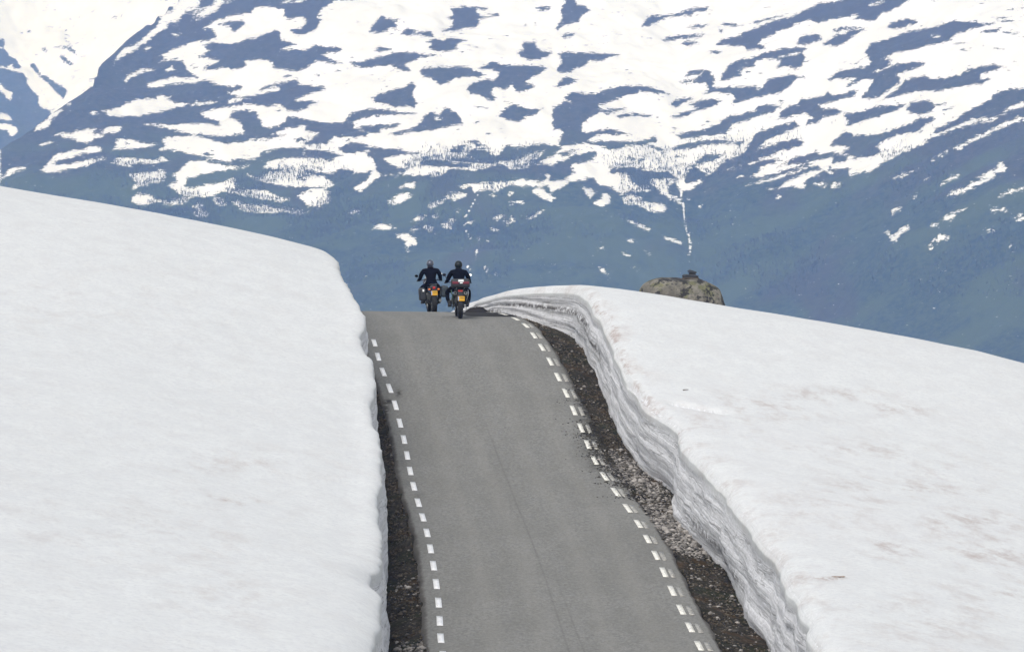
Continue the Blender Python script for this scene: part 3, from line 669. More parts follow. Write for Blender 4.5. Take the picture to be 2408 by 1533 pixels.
D C 2200,118 2320,115 2260,122
D C 2220,138 2290,135 2345,140 2270,148
D C 2265,215 2330,205 2370,218 2310,225
D C 1940,290 2040,280 1960,295
D C 1985,330 2070,320 2010,335
D C 2205,322 2280,322 2230,328
D C 1490,640 1540,610 1580,580 1620,530 1700,510 1760,500 1780,520 1900,515 1980,495 2020,465 2120,440 2200,430 2290,440 2240,460 2120,495 2120,520 2190,520 2130,550 2010,570 1900,590 1850,605 1720,600 1650,615 1560,640 1520,655
D C 435,470 460,430 520,400 620,380 700,350 820,320 990,310 960,335 860,360 790,378 860,370 940,352 965,380 940,445 900,460 860,440 770,445 810,400 740,392 650,395 630,430 620,445 520,465 550,485 540,505 400,535 410,510
D C 145,545 170,530 250,515 280,490 170,505 210,465 330,465 360,500 370,545 350,580 480,572 640,565 650,590 690,580 700,540 740,520 870,490 970,510 900,530 860,575 800,610 640,645 480,685 510,645 470,620 380,610 290,620 330,585 310,555 240,555
D C 70,690 100,660 180,645 240,645 160,680 110,708
D C 200,690 280,660 370,655 410,665 390,690 330,715 260,730 170,770 110,782 80,770 150,745 260,715
D C 110,890 200,870 300,855 390,820 440,775 560,750 640,730 650,700 720,690 810,700 760,735 680,760 600,790 490,820 470,855 440,885 300,900 200,918 140,915
D C 770,680 830,658 800,685
D C 790,785 800,740 860,700 920,690 930,660 1000,645 1090,630 1110,608 1150,625 1240,620 1250,600 1310,600 1290,630 1200,660 1120,680 1050,695 1090,715 1180,720 1210,750 1150,760 1080,775 1070,800 970,830 980,790 1020,785 1000,770 960,740 900,755 830,780
D C 1210,750 1300,740 1450,700 1600,690 1640,695 1540,740 1400,785 1280,825 1235,838 1250,800
D C 1630,715 1660,680 1720,668 1800,668 1820,690 1895,685 1820,700 1790,740 1720,758 1650,740
D C 1860,735 1900,715 1950,705 1890,730
D C 560,1015 600,940 650,870 720,850 810,820 890,800 930,830 860,870 780,890 700,930 650,985 750,960 830,930 900,915 960,935 940,960 850,985 760,1005 800,1000 700,1040 620,1060 780,1045 800,1055 740,1085 670,1130 600,1160 480,1180 590,1130 450,1130 360,1140 380,1100 480,1030
D C 95,985 130,960 220,940 330,925 400,920 500,935 480,945 400,950 300,960 200,985 140,990
D C 495,945 540,930 560,940 530,962
D C 1120,965 1160,920 1220,875 1260,870 1290,895 1380,890 1470,880 1560,850 1640,820 1720,780 1800,770 1830,790 1770,820 1700,880 1640,880 1560,900 1440,960 1480,990 1440,1020 1380,1040 1310,1040 1250,1020 1200,1010 1260,970 1200,960
D C 1800,890 1820,850 1900,820 1960,785 2060,720 2180,660 2200,620 2270,595 2440,575 2440,660 2360,700 2290,720 2320,735 2240,770 2150,790 2080,830 1980,860 1870,910 1860,890 2000,850 2160,770 2060,790 2000,815 1900,860
D C 775,1105 830,1070 900,1040 1000,1015 1030,990 1060,1020 1140,1000 1200,1020 1300,1040 1310,1060 1240,1080 1140,1095 1150,1040 1040,1060 960,1080 860,1090
D C 160,1190 190,1130 250,1060 310,1020 410,1010 430,1025 370,1060 250,1095 290,1130 350,1150 400,1090 480,1040 560,1010 640,1040 700,1080 600,1170 720,1160 900,1100 1040,1080 1080,1120 1140,1150 1120,1100 1200,1100 1280,1110 1260,1140 1400,1130 1500,1060 1600,1010 1700,960 1800,910 1900,870 2060,820 2240,770 2320,730 2440,690 2440,1700 -60,1700 -60,1150 50,1130 130,1170
S C 1130,1100 1150,1080 1230,1070 1260,1040 1300,1050 1330,1060 1420,1040 1440,1020 1480,1010 1600,990 1600,1000 1540,1040 1440,1090 1380,1130 1300,1140 1260,1160 1250,1120 1280,1105 1180,1115 1140,1125
S C 1440,960 1560,900 1640,880 1720,870 1800,910 1740,950 1620,1000 1540,985 1480,1005
S C 670,1110 740,1080 800,1090 780,1100 830,1090 900,1080 860,1110 740,1120 700,1130
S C 720,1040 800,1010 900,985 960,960 1000,990 940,1010 860,1030 780,1050
S C 590,1220 660,1195 740,1180 820,1150 900,1130 980,1100 1060,1060 1140,1035 1150,1050 1080,1080 1000,1100 960,1120 860,1150 780,1185 700,1200
S C 720,1255 800,1230 860,1190 920,1165 1000,1130 1075,1120 1060,1140 980,1180 960,1210 970,1240 900,1235 860,1230 800,1240
S C 1130,1230 1150,1205 1200,1210 1200,1225 1160,1245
S C 1010,1215 1080,1205 1100,1230 1060,1225
S C 500,1175 550,1160 540,1170
S C 450,1120 540,1095 500,1115
S C 585,1080 640,1070 600,1085
S C 770,1300 790,1292 805,1300 790,1312
S C 260,1360 275,1350 285,1360 270,1368
S C 185,1315 200,1305 205,1320
S C 1900,1290 1940,1260 2040,1235 2060,1205 2180,1180 2160,1170 2100,1165 2230,1110 2240,1075 2260,1070 2295,1110 2280,1130 2220,1140 2200,1180 2100,1220 2020,1265 1950,1290
S C 2240,1295 2300,1260 2400,1235 2400,1250 2320,1275
S C 1860,1450 1900,1420 1960,1400 2030,1365 2020,1385 1960,1415 1940,1445
S C 1585,1530 1600,1500 1640,1490 1655,1500 1620,1530
S C 1850,1230 1860,1215 1920,1170 1980,1155 1970,1170 1900,1195
S C 1540,1185 1600,1150 1710,1122 1640,1155
S C 1755,1185 1790,1160 1785,1175
S C 1800,1060 1820,1040 1910,995 1900,1010
S C 1940,990 1960,970 2060,920 2200,850 2300,800 2440,760 2440,780 2300,830 2180,880 2080,930 1990,980
S C 2120,810 2150,790 2240,770 2200,800
S C 2275,740 2310,710 2440,655 2440,670 2380,700
S C 2180,1400 2210,1370 2250,1375 2300,1385 2290,1400 2240,1385
S C 2330,1450 2360,1430 2430,1405 2430,1440 2360,1455
S C 1520,1395 1560,1375 1600,1370 1590,1385 1540,1400
S C 1520,1415 1545,1408 1540,1420
S C 2160,1505 2190,1510 2225,1505 2200,1522
S C 1670,1300 1700,1295 1690,1310
S C 250,1090 290,1075 370,1060 430,1025 480,1000 560,1010 540,1020 440,1060 380,1110 350,1150 320,1150 260,1110
S C -60,1185 40,1180 120,1190 150,1170 180,1215 280,1195 300,1200 240,1230 200,1250 150,1270 130,1240 110,1200 60,1225 60,1270 140,1320 150,1350 100,1320 30,1280 -60,1210
S C -60,1350 20,1345 50,1370 40,1400 -60,1390
S F 1495,292 1515,285 1530,305 1555,305 1590,275 1650,250 1655,262 1600,300 1570,325 1565,350 1545,350 1525,325 1520,305
S F 1810,340 1850,325 1830,315 1860,305 1925,328 1900,342 1850,352
S F 1780,380 1800,365 1808,400 1785,400
S F 2158,270 2190,275 2222,268 2200,285 2175,288
S F 2308,385 2322,352 2330,360 2325,388
S F 1795,238 1840,235 1850,245 1800,250
L F 1.5 200,440 205,400 215,380 205,330 195,300 180,270 170,210 165,180 170,120
S H 1620,712 1650,720 1695,765 1650,740
S H 1770,612 1800,620 1825,635 1790,630
S H 1850,712 1885,715 1870,722
S H 1810,535 1825,525 1845,535 1825,545
S H 960,740 970,755 955,748
S H 2040,520 2080,520 2170,555 2120,550
L H 3 2140,180 2150,250 2165,310 2170,380 2175,440 2190,490
L H 2 2190,490 2200,530 2210,560 2205,600 2203,630
L H 1 850,240 825,290 800,330 780,370 755,400 765,440 780,480 795,510
L H .7 795,510 830,570 840,600 835,640 860,670
L H .6 890,700 905,730 900,755
L H .8 780,690 800,730 
S H 845,530 855,525 860,538 850,542
S H 905,540 918,535 918,545
"""
FARPOLYS = """D G 0,345 35,345 45,395 25,415 0,415 -80,420 -80,340
D G -80,420 30,425 60,450 85,500 130,510 160,550 190,600 130,600 100,560 60,580 -80,600
D G -80,600 60,600 200,640 250,690 230,720 290,800 340,850 330,900 370,940 430,965 480,950 520,900 560,850 590,790 520,740 450,700 400,660 370,670 330,600 300,560 260,555 270,590 330,650 370,690 440,750 480,800 550,860 500,920 440,960 460,1700 -80,1700
S G 240,700 300,720 340,760 400,780 360,830 330,900 360,940 440,965 500,920 520,880 480,800 455,850 470,900 420,950 370,900 350,850 400,790 330,740 280,680 220,660
S G -80,720 0,730 40,780 110,810 90,880 60,860 30,810 -80,760
S G -80,1000 0,985 80,1010 110,1050 60,1050 -80,1030
S G -80,1080 60,1080 150,1120 160,1150 100,1190 60,1140 -80,1110
D G 465,412 520,395 600,408 650,440 665,488 620,450 580,430 530,415
D G 520,480 560,490 600,530 645,560 640,580 590,560 550,530 520,500
D G 360,420 390,418 410,440 405,465 370,440
D G 570,340 600,365 632,405 600,385
D G 165,262 205,292 180,285
D G 225,255 270,265 245,290
D G 275,205 300,212
D G 250,388 290,400 265,402
D G 430,225 465,245 440,235
D G 565,250 588,265 570,272
D G 775,122 820,98 815,108 785,122
D G 960,155 1020,145 1080,125 1160,100 1170,115 1100,135 1000,165
D G 500,435 535,455 520,455
D G 610,660 650,675 640,690
D G 310,478 340,485 320,490
D G 260,280 268,285 262,290
"""
VIEW = {'A': (0, 0, 2.189), 'B': (1000, 0, 2.0067), 'C': (2100, 0, 2.0687), 'F': (2100, 600, 2.0687), 'G': (0, 0, 2.738), 'H': (1100, 500, 2.0067)}
def parse(t):
    out = []
    for l in t.strip().splitlines():
        w = l.split(); ox, oy, s = VIEW[w[1]]; r = 0; k = 2
        if w[0] == 'L': r = float(w[2]); k = 3
        P = np.array([tuple(map(float, q.split(','))) for q in w[k:]])
        out.append((w[0], (P/s+np.array([ox, oy]))*2408/3264, r))
    return out
def patch_field(px, py, ops, split=545, gain=1.0):
    f = np.where(py < split, 6., -6.)
    for t, P, r in ops:
        x0, y0 = P.min(0)-8; x1, y1 = P.max(0)+8
        idx = np.nonzero((px > x0) & (px < x1) & (py > y0) & (py < y1))
        if len(idx[0]) == 0: continue
        x = px[idx]; y = py[idx]; d = np.full(x.shape, 1e9); ins = np.zeros(x.shape, bool); n = len(P)
        for i in range(n-(1 if t == 'L' else 0)):
            a = P[i]; b = P[(i+1) % n]; e = b-a
            tt = np.clip(((x-a[0])*e[0]+(y-a[1])*e[1])/(e@e+1e-9), 0, 1)
            d = np.minimum(d, np.hypot(x-a[0]-tt*e[0], y-a[1]-tt*e[1]))
            c = (a[1] > y) != (b[1] > y)
            if c.any(): ins ^= c & (x < a[0]+(y-a[1])*e[0]/(e[1] if abs(e[1]) > 1e-9 else 1e-9))
        sd = 4.5-d/(r*.45+.9)*6 if t == 'L' else np.where(ins, d, -d)*gain
        sd = np.clip(sd, -6, 6)
        f[idx] = np.minimum(f[idx], -sd) if t == 'D' else np.maximum(f[idx], sd)
    return f
# main mountain: a slope of 20 degrees facing the camera
S0, Z0, SL = 5500., -400., .36
def relief(X, Y):
    r = 16*fbm(X*.004, Y*.004, 5, 81)+3.0*fbm(X*.03, Y*.02, 4, 91)
    gul = np.exp(-((X-(200+(Y-6200)*-.02))/26)**2)*9
    return r-gul
def shift(X): return 420*sstep(180, 620, X)-160*sstep(-50, -420, X)
# ridge cap on the left so that the farther mountain shows beyond it
sx = np.array([-300, 0, 75, 130, 180, 215, 235, 300, 420, 520, 3000]); sy = np.array([480, 352, 309, 268, 232, 203, 150, 92, 0, -120, -260])
xm = np.concatenate([np.arange(-1500, -640, 20.), np.arange(-640, 660, 2.2), np.arange(660, 1501, 20.)])
# exact cap: for every column find the depth where the slope meets the traced skyline
def cap_depth(X):
    Y = np.full(X.shape, 7000.)
    for _ in range(12):
        p = 1204+FP*X/Y; q = np.interp(p, sx, sy)
        tanE = np.tan(-PITCH+np.arctan((766.5-q)/FP))
        Y = (SL*(S0-shift(X))-Z0)/(SL-tanE)
    return Y
YC = cap_depth(xm)
ym = np.concatenate([np.arange(4900, 5700, 30.), np.arange(5700, 6300, 6.), np.arange(6300, 7080, 3.6), np.arange(7080, 8600, 30.)])
XM, YM = np.meshgrid(xm, ym)
YCm = np.repeat(YC[None], len(ym), 0)
base = Z0+SL*(np.minimum(YM, YCm)-S0+shift(XM))
ZM = base+relief(XM, YM)*sstep(YCm+40, YCm-120, YM)-np.maximum(0, YM-YCm)*.55
ZM = np.where(YM < 5400, np.minimum(ZM, -400+6*fbm(XM*.004, YM*.004, 3, 5)), ZM)
ZM = np.maximum(ZM, -436+4*fbm(XM*.004, YM*.004, 3, 6))
pxm, pym = topx(XM, YM, ZM)
fm = patch_field(np.clip(pxm, -20, 2402), pym, parse(POLYS))
mtn = gridmesh('mountain', XM, YM, ZM, M_MTN, dict(snow=fm))
tag(mtn, kind='structure', label='hazy mountain side patched with snow, rock and birch wood across the valley')
# farther mountain in the upper left
xf = np.concatenate([np.arange(-2600, -900, 60.), np.arange(-900, -250, 3.4), np.arange(-250, 2601, 80.)])
yf = np.arange(8300, 10300, 7.)
XF, YF = np.meshgrid(xf, yf)
ZF = -330+.42*(np.minimum(YF, 9900)-8300)-np.maximum(0, YF-9900)*.5
ZF = ZF+22*fbm(XF*.004, YF*.003, 5, 131)+4*fbm(XF*.03, YF*.02, 3, 141)-60*np.exp(-((XF+760)/120)**2)
pxf, pyf = topx(XF, YF, ZF)
ff = patch_field(pxf, pyf, parse(FARPOLYS), 1e6, 2.0)
far = gridmesh('far_mountain', XF, YF, ZF, M_MTN, dict(snow=ff))
tag(far, kind='structure', label='farther snowy mountain with dark rock ribs in the upper left')
# valley between the crest and the mountains
M_VAL = mat('valley_woodland', (.05, .06, .035), .95, noise=(.01, .5))
xv = np.linspace(-3000, 3000, 61); yv = np.concatenate([[230, 240, 260, 300, 360, 450], np.geomspace(600, 5400, 26), [6500, 8000, 10400]])
XV, YV = np.meshgrid(xv, yv)
ZV = np.interp(YV, [230, 262, 400, 800, 2000, 3500, 12000], [-24, -28, -45, -110, -320, -430, -432])-np.minimum(40, np.abs(XV)*.02)*sstep(200, 500, YV)*0+5*fbm(XV*.003, YV*.003, 4, 7)*sstep(300, 900, YV)
val = gridmesh('valley', XV, YV, ZV, M_VAL)
tag(val, kind='structure', label='deep valley floor hidden beyond the road crest')

# birch wood on the slope: thousands of bare trees, one mass
cand = np.nonzero((pym > 285) & (pym < 700) & (pxm > -40) & (pxm < 2450) & (YM < YCm-60))
cx_, cy_ = pxm[cand], pym[cand]
dens = sstep(300, 400, cy_+(cx_-1204)*.035+25*fbm(XM[cand]*.01, YM[cand]*.006, 3, 151))*sstep(-.05, .55, fbm(XM[cand]*.014, YM[cand]*.010, 3, 161))
dens = dens*np.where(fm[cand] > 0, 1.0, .30)*np.where(fm[cand] > 5.5, .30, 1)
dens = dens*np.where((cx_ > 1600) & (cy_ < 400), .45, 1)
dens = dens/dens.sum()
NB = 22000
pick = rng.choice(len(cx_), NB, p=dens)
bx, by, bz = XM[cand][pick]+rng.uniform(-1, 1, NB), YM[cand][pick]+rng.uniform(-1.8, 1.8, NB), ZM[cand][pick]
H = rng.uniform(1.8, 4.4, NB)*np.interp(bz, [-60, 60], [1.15, .7]); W = H*rng.uniform(.16, .30, NB)
# trunk (3 sided) and a ragged crown of thin leaf-like triangles
tv = []; 
for i in range(3):
    a = i*2.094; tv.append(np.stack([bx+.12*np.cos(a), by+.12*np.sin(a), bz-.5], -1))
tv.append(np.stack([bx, by, bz+H], -1))
V = np.stack(tv, 1); F = [(0, 1, 3), (1, 2, 3), (2, 0, 3)]
ex = []; ef = []
for j in range(7):
    a = rng.uniform(0, 6.28, NB); zc_ = bz+H*(.32+.09*j)+rng.normal(0, .08, NB)*H; w = W*(1.15-.11*j)*rng.uniform(.6, 1.2, NB)
    p0 = np.stack([bx, by, zc_-.10*H], -1); p1 = np.stack([bx+w*np.cos(a), by+w*np.sin(a), zc_+.10*H], -1); p2 = np.stack([bx+.25*w*np.cos(a+1.5), by+.25*w*np.sin(a+1.5), zc_+.16*H], -1)
    k = V.shape[1]; V = np.concatenate([V, p0[:, None], p1[:, None], p2[:, None]], 1); F.append((k, k+1, k+2))
nv = V.shape[1]; Fb = (np.array(F)[None]+(np.arange(NB)*nv)[:, None, None]).reshape(-1, 3)
M_BIR = mat('bare_birch', (.035, .033, .028), .9, noise=(.02, .6))
wood = pymesh('birch_wood', V.reshape(-1, 3), Fb, M_BIR, None, False)
tag(wood, 'sparse birch wood thinning out between snow patches on the far slope', None, None, 'stuff')

# ------------------------------------------------------------------ boulder and cairn
def mat_boulder():
    n = NT('lichen_granite'); p = n.t.nodes.new('ShaderNodeTexCoord').outputs['Object']
    def no(s, d=5, r=.6):
        return n.noise(p, s, d, r)
    c = n.mix(n.ramp(no(2.2), .35, .65), (.095, .088, .072), (.205, .19, .158))
    c = n.mix(n.ramp(no(1.7, 3), .52, .62, 0, .6), c, (.12, .125, .04))
    c = n.mix(n.ramp(no(12, 4), .50, .62, 0, .55), c, (.075, .07, .065))
    sep = n.t.nodes.new('ShaderNodeSeparateXYZ'); n.l(p, sep.inputs[0])
    tn = n.t.nodes.new('ShaderNodeSeparateXYZ'); n.l(n.geo.outputs['Normal'], tn.inputs[0])
    bl = n.math('ADD', no(3.1, 6, .7), n.math('MULTIPLY', n.ramp(sep.outputs[2], .35, .85), .13))
    bl = n.math('ADD', bl, n.math('MULTIPLY', n.ramp(sep.outputs[0], .0, 1.2), .045))
    c = n.mix(n.ramp(bl, .53, .585, 0, .92), c, (.014, .014, .017))
    c = n.mix(n.ramp(n.voro(p, 7), .0, .05, .6, 0), c, (.05, .045, .04))
    n.col(c); n.b.inputs['Roughness'].default_value = .9; n.bump(no(6, 6, .7), .8, .06)
    return n.m
BY = 186.5
ctr = at(1602, 700, BY)
zs = lambda z: ((1980+z[0]/6.02)/1.35548, (820+z[1]/6.02)/1.35548)
outl = [zs(q) for q in ((318, 730), (335, 640), (370, 560), (430, 510), (520, 462), (650, 415), (780, 398), (950, 402), (1100, 402), (1180, 408), (1440, 408), (1540, 440), (1650, 490), (1750, 530), (1850, 590), (1900, 660), (1930, 760), (1975, 860), (2030, 980))]
stx = []; 
for q in outl:
    v = at(q[0], q[1], BY); stx.append((v.x-ctr.x, v.z-ctr.z))
stx = np.array(stx); BB = -1.0   # buried depth
xs = np.linspace(stx[0, 0], stx[-1, 0], 46); top = np.interp(xs, stx[:, 0], stx[:, 1])
V = []; na = 28
for i, x in enumerate(xs):
    u = (i/(len(xs)-1))*2-1; dep = 1.05*(1-abs(u)**2.6)**.5+.03
    for j in range(na):
        a = j/na*2*math.pi
        yy = math.copysign(abs(math.cos(a))**.75, math.cos(a))*dep
        sn = math.sin(a)
        zz = (BB+(top[i]-BB)*.5)+(top[i]-BB)*.5*math.copysign(abs(sn)**.62, sn)
        nn = .05*float(fbm(np.array([x*2.3+zz]), np.array([yy*2.3-zz]), 4, 171)[0])
        V.append((x+nn*.6, yy*(1+nn*1.2), zz+nn*(.5 if sn > 0 else 1)))
F = []
for i in range(len(xs)-1):
    for j in range(na):
        a = i*na+j; b = i*na+(j+1) % na; F.append((a, b, b+na, a+na))
bo = pymesh('boulder', V, F, mat_boulder(), None, True, ctr)
bm = bmesh.new(); bm.from_mesh(bo.data)
bmesh.ops.holes_fill(bm, edges=[e for e in bm.edges if e.is_boundary]); bmesh.ops.recalc_face_normals(bm, faces=bm.faces); bm.to_mesh(bo.data); bm.free()
tag(bo, 'large rounded lichen-covered boulder standing out of the snow bank', 'boulder')
M_SLATE = mat('dark_slate', (.035, .038, .045), .8, noise=(6, .6)); M_SLATB = mat('brown_slate', (.075, .06, .05), .85, noise=(6, .6))
cb = at(*zs((1330, 408)), BY)
cairn = tag(empty('cairn', cb), 'small cairn of dark flat stones stacked on top of the boulder', 'cairn')
def slab(pts, y0, y1, m, name='stone', seed=1):
    """polygon seen from the front in zoom coordinates, with its own depth"""
    r_ = random.Random(seed); bm = bmesh.new(); P = [at(*zs(q), BY)-cb for q in pts]
    c = sum(P, Vector())/len(P); rings = []
    for k, (yy, s) in enumerate(((y0, .72), (y0+.25*(y1-y0), 1.0), (y0+.75*(y1-y0), .97), (y1, .7))):
        rings.append([bm.verts.new((c.x+(p.x-c.x)*s*r_.uniform(.97, 1.03), yy+r_.uniform(-.015, .015), c.z+(p.z-c.z)*min(1, s*1.1))) for p in P])
    n = len(P)
    for a, b in zip(rings, rings[1:]):
        for i in range(n): bm.faces.new((a[i], a[(i+1) % n], b[(i+1) % n], b[i]))
    bm.faces.new(rings[0][::-1]); bm.faces.new(rings[-1]); bmesh.ops.recalc_face_normals(bm, faces=bm.faces)
    me = bpy.data.meshes.new(name); bm.to_mesh(me); bm.free(); me.materials.append(m)
    return link(bpy.data.objects.new(name, me), cairn)
slab([(1150, 425), (1175, 385), (1300, 378), (1480, 382), (1520, 430), (1400, 440), (1250, 440)], -.28, .25, M_SLATB, seed=2)
slab([(1165, 372), (1170, 342), (1215, 328), (1420, 330), (1490, 362), (1465, 384), (1330, 392), (1200, 390)], -.24, .2, M_SLATE, seed=3)
slab([(1300, 332), (1285, 300), (1350, 285), (1430, 305), (1430, 336), (1360, 340)], -.12, .1, M_SLATE, seed=5)
slab([(1262, 270), (1300, 242), (1360, 252), (1450, 284), (1440, 306), (1370, 302), (1290, 288)], -.14, .12, M_SLATE, seed=4)

# ------------------------------------------------------------------ small things lying on the snow
def twig_clump(px_, py_, size, label, cat_, name, flatw=2.6, seed=1):
    # find where the view ray meets the right bank
    r_ = random.Random(seed)
    k = np.argmin(np.abs(pxr-px_)+np.abs(pyr-py_)*1.0+(HNr < 1)*1e3)
    p = Vector((RBX.ravel()[k], Yr[k], RBZ.ravel()[k]))
    bm = bmesh.new()
    for i in range(14):
        m_ = Matrix.Translation((r_.gauss(0, size*flatw*.35), r_.gauss(0, size*.5), size*.05)) @ Matrix.Rotation(r_.uniform(-.4, .4), 4, 'Z') @ Matrix.Diagonal((size*r_.uniform(.4, .9), size*.3, size*r_.uniform(.08, .2), 1))
        bmesh.ops.create_icosphere(bm, subdivisions=1, radius=1, matrix=m_)
    for v in bm.verts: v.co += Vector((r_.uniform(-1, 1), r_.uniform(-1, 1), r_.uniform(-1, 1)))*size*.06
    me = bpy.data.meshes.new(name); bm.to_mesh(me); bm.free(); me.materials.append(mat(name+'_peat', (.26, .19, .14), .95, noise=(20, .6)))
    o = bpy.data.objects.new(name, me); o.location = p; link(o); return tag(o, label, cat_)
pxr, pyr = topx(RBX, Y, RBZ); pxr = pxr.ravel(); pyr = pyr.ravel(); Yr = Y.ravel(); HNr = HN.ravel()
twig_clump(1955, 1358, .065, 'brown clump of peat and dead grass lying on the lower right snow bank', 'peat clump', 'peat_clump', 3.4, 3)
bm = bmesh.new(); bmesh.ops.create_cone(bm, cap_ends=True, segments=6, radius1=.016, radius2=.008, depth=.14, matrix=Matrix.Rotation(R(88), 4, 'Y'))
for v in bm.verts: v.co.z += .03*math.sin(v.co.x*20)*.3
me = bpy.data.meshes.new('stick'); bm.to_mesh(me); bm.free(); me.materials.append(mat('dead_wood', (.06, .045, .035), .9, noise=(20, .4)))
k = np.argmin(np.abs(pxr-1610)+np.abs(pyr-921)+(HNr < 1)*1e3)
stk = bpy.data.objects.new('stick', me); stk.location = (RBX.ravel()[k], Yr[k], RBZ.ravel()[k]+.035); stk.rotation_euler = (0, .1, -.2); link(stk)
tag(stk, 'short dark stick lying on the snow near the cut edge', 'stick')

# ------------------------------------------------------------------ motorcycles
M_BLK = mat('black_plastic', (.010, .010, .013), .55); M_TYR = mat('tyre_rubber', (.016, .016, .017), .85, noise=(30, .3))
M_MET = mat('dull_metal', (.16, .165, .16), .4, .8); M_CHR = mat('bright_metal', (.7, .7, .68), .2, 1.0)
M_RED = mat('red_lens', (.52, .012, .01), .25, coat=.5); M_AMB = mat('orange_lens', (.75, .17, .02), .3, coat=.5)
M_YEL = mat('yellow_plate', (.62, .33, .008), .5); M_PBL = mat('plate_blue', (.25, .38, .62), .5); M_PDK = mat('plate_ink', (.42, .25, .02), .6)
M_WHT = mat('white_sticker', (.85, .86, .86), .5); M_MIR = mat('mirror_glass', (.95, .95, .95), .04, 1.0)
M_CASE = mat('case_dark_grey', (.018, .020, .025), .5, noise=(8, .2)); M_CASET = mat('case_teal_grey', (.022, .033, .040), .5, noise=(8, .2))
M_MAR = mat('maroon_panel', (.16, .018, .035), .35); M_TANK = mat('tank_paint', (.03, .035, .06), .25, coat=.6); M_GRN = mat('green_shield', (.05, .11, .075), .35, .3)
M_JKT = mat('black_jacket', (.0035, .004, .009), .95, 0, .12, noise=(6, .3)); M_TRS = mat('black_trousers', (.003, .003, .006), .95, 0, .12, noise=(6, .3)); M_GLV = mat('black_glove', (.012, .012, .014), .7)
M_BOOT = mat('black_boot', (.014, .014, .016), .5); M_SKIN = mat('skin', (.45, .27, .2), .6)
M_HG = mat('silver_helmet', (.07, .08, .11), .25, .3, coat=.4); M_HK = mat('black_helmet', (.006, .010, .012), .42, 0, .3); M_VIS = mat('visor', (.02, .02, .025), .08)
M_GLS = mat('tinted_screen', (.10, .12, .14), .1)

def bmobj(name, bm, m, parent, smooth=True):
    bmesh.ops.recalc_face_normals(bm, faces=bm.faces)
    me = bpy.data.meshes.new(name); bm.to_mesh(me); bm.free(); me.materials.append(m)
    if smooth:
        me.polygons.foreach_set('use_smooth', np.ones(len(me.polygons), bool)); me.update()
        try: me.set_sharp_from_angle(angle=R(38))
        except Exception: pass
    return link(bpy.data.objects.new(name, me), parent)
def T(x, y, z): return Matrix.Translation((x, y, z))
def RX(a): return Matrix.Rotation(R(a), 4, 'X')
def RY(a): return Matrix.Rotation(R(a), 4, 'Y')
def RZ(a): return Matrix.Rotation(R(a), 4, 'Z')
def rbox(name, size, M, m, parent, bev=.02, seg=3, taper=None):
    bm = bmesh.new(); bmesh.ops.create_cube(bm, size=1)
    for v in bm.verts:
        if taper:
            if v.co.z > 0: v.co.x *= taper[0]; v.co.y *= taper[1]
        v.co = Vector((v.co.x*size[0], v.co.y*size[1], v.co.z*size[2]))
    if bev: bmesh.ops.bevel(bm, geom=bm.edges[:]+bm.verts[:], offset=bev, segments=seg, affect='EDGES', profile=.6)
    bm.transform(M); return bmobj(name, bm, m, parent)
def ell(name, r, M, m, parent, sub=3):
    bm = bmesh.new(); bmesh.ops.create_icosphere(bm, subdivisions=sub, radius=1)
    bm.transform(M @ Matrix.Diagonal((*r, 1))); return bmobj(name, bm, m, parent)
def tube(name, pts, rad, m, parent, seg=10, bm=None):
    own = bm is None
    if own: bm = bmesh.new()
    P = [Vector(p) for p in pts]; rads = rad if isinstance(rad, (list, tuple)) else [rad]*len(P); rings = []
    for i, p in enumerate(P):
        t_ = (P[min(i+1, len(P)-1)]-P[max(i-1, 0)]).normalized(); a = t_.orthogonal().normalized()
        if i and rings: # keep frames aligned
            a = (prev-t_*prev.dot(t_)).normalized()
        prev = a; b = t_.cross(a)
        rings.append([bm.verts.new(p+(a*math.cos(k/seg*6.2832)+b*math.sin(k/seg*6.2832))*rads[i]) for k in range(seg)])
    for x_, y_ in zip(rings, rings[1:]):
        for k in range(seg): bm.faces.new((x_[k], x_[(k+1) % seg], y_[(k+1) % seg], y_[k]))
    bm.faces.new(rings[0][::-1]); bm.faces.new(rings[-1])
    return bmobj(name, bm, m, parent) if own else bm
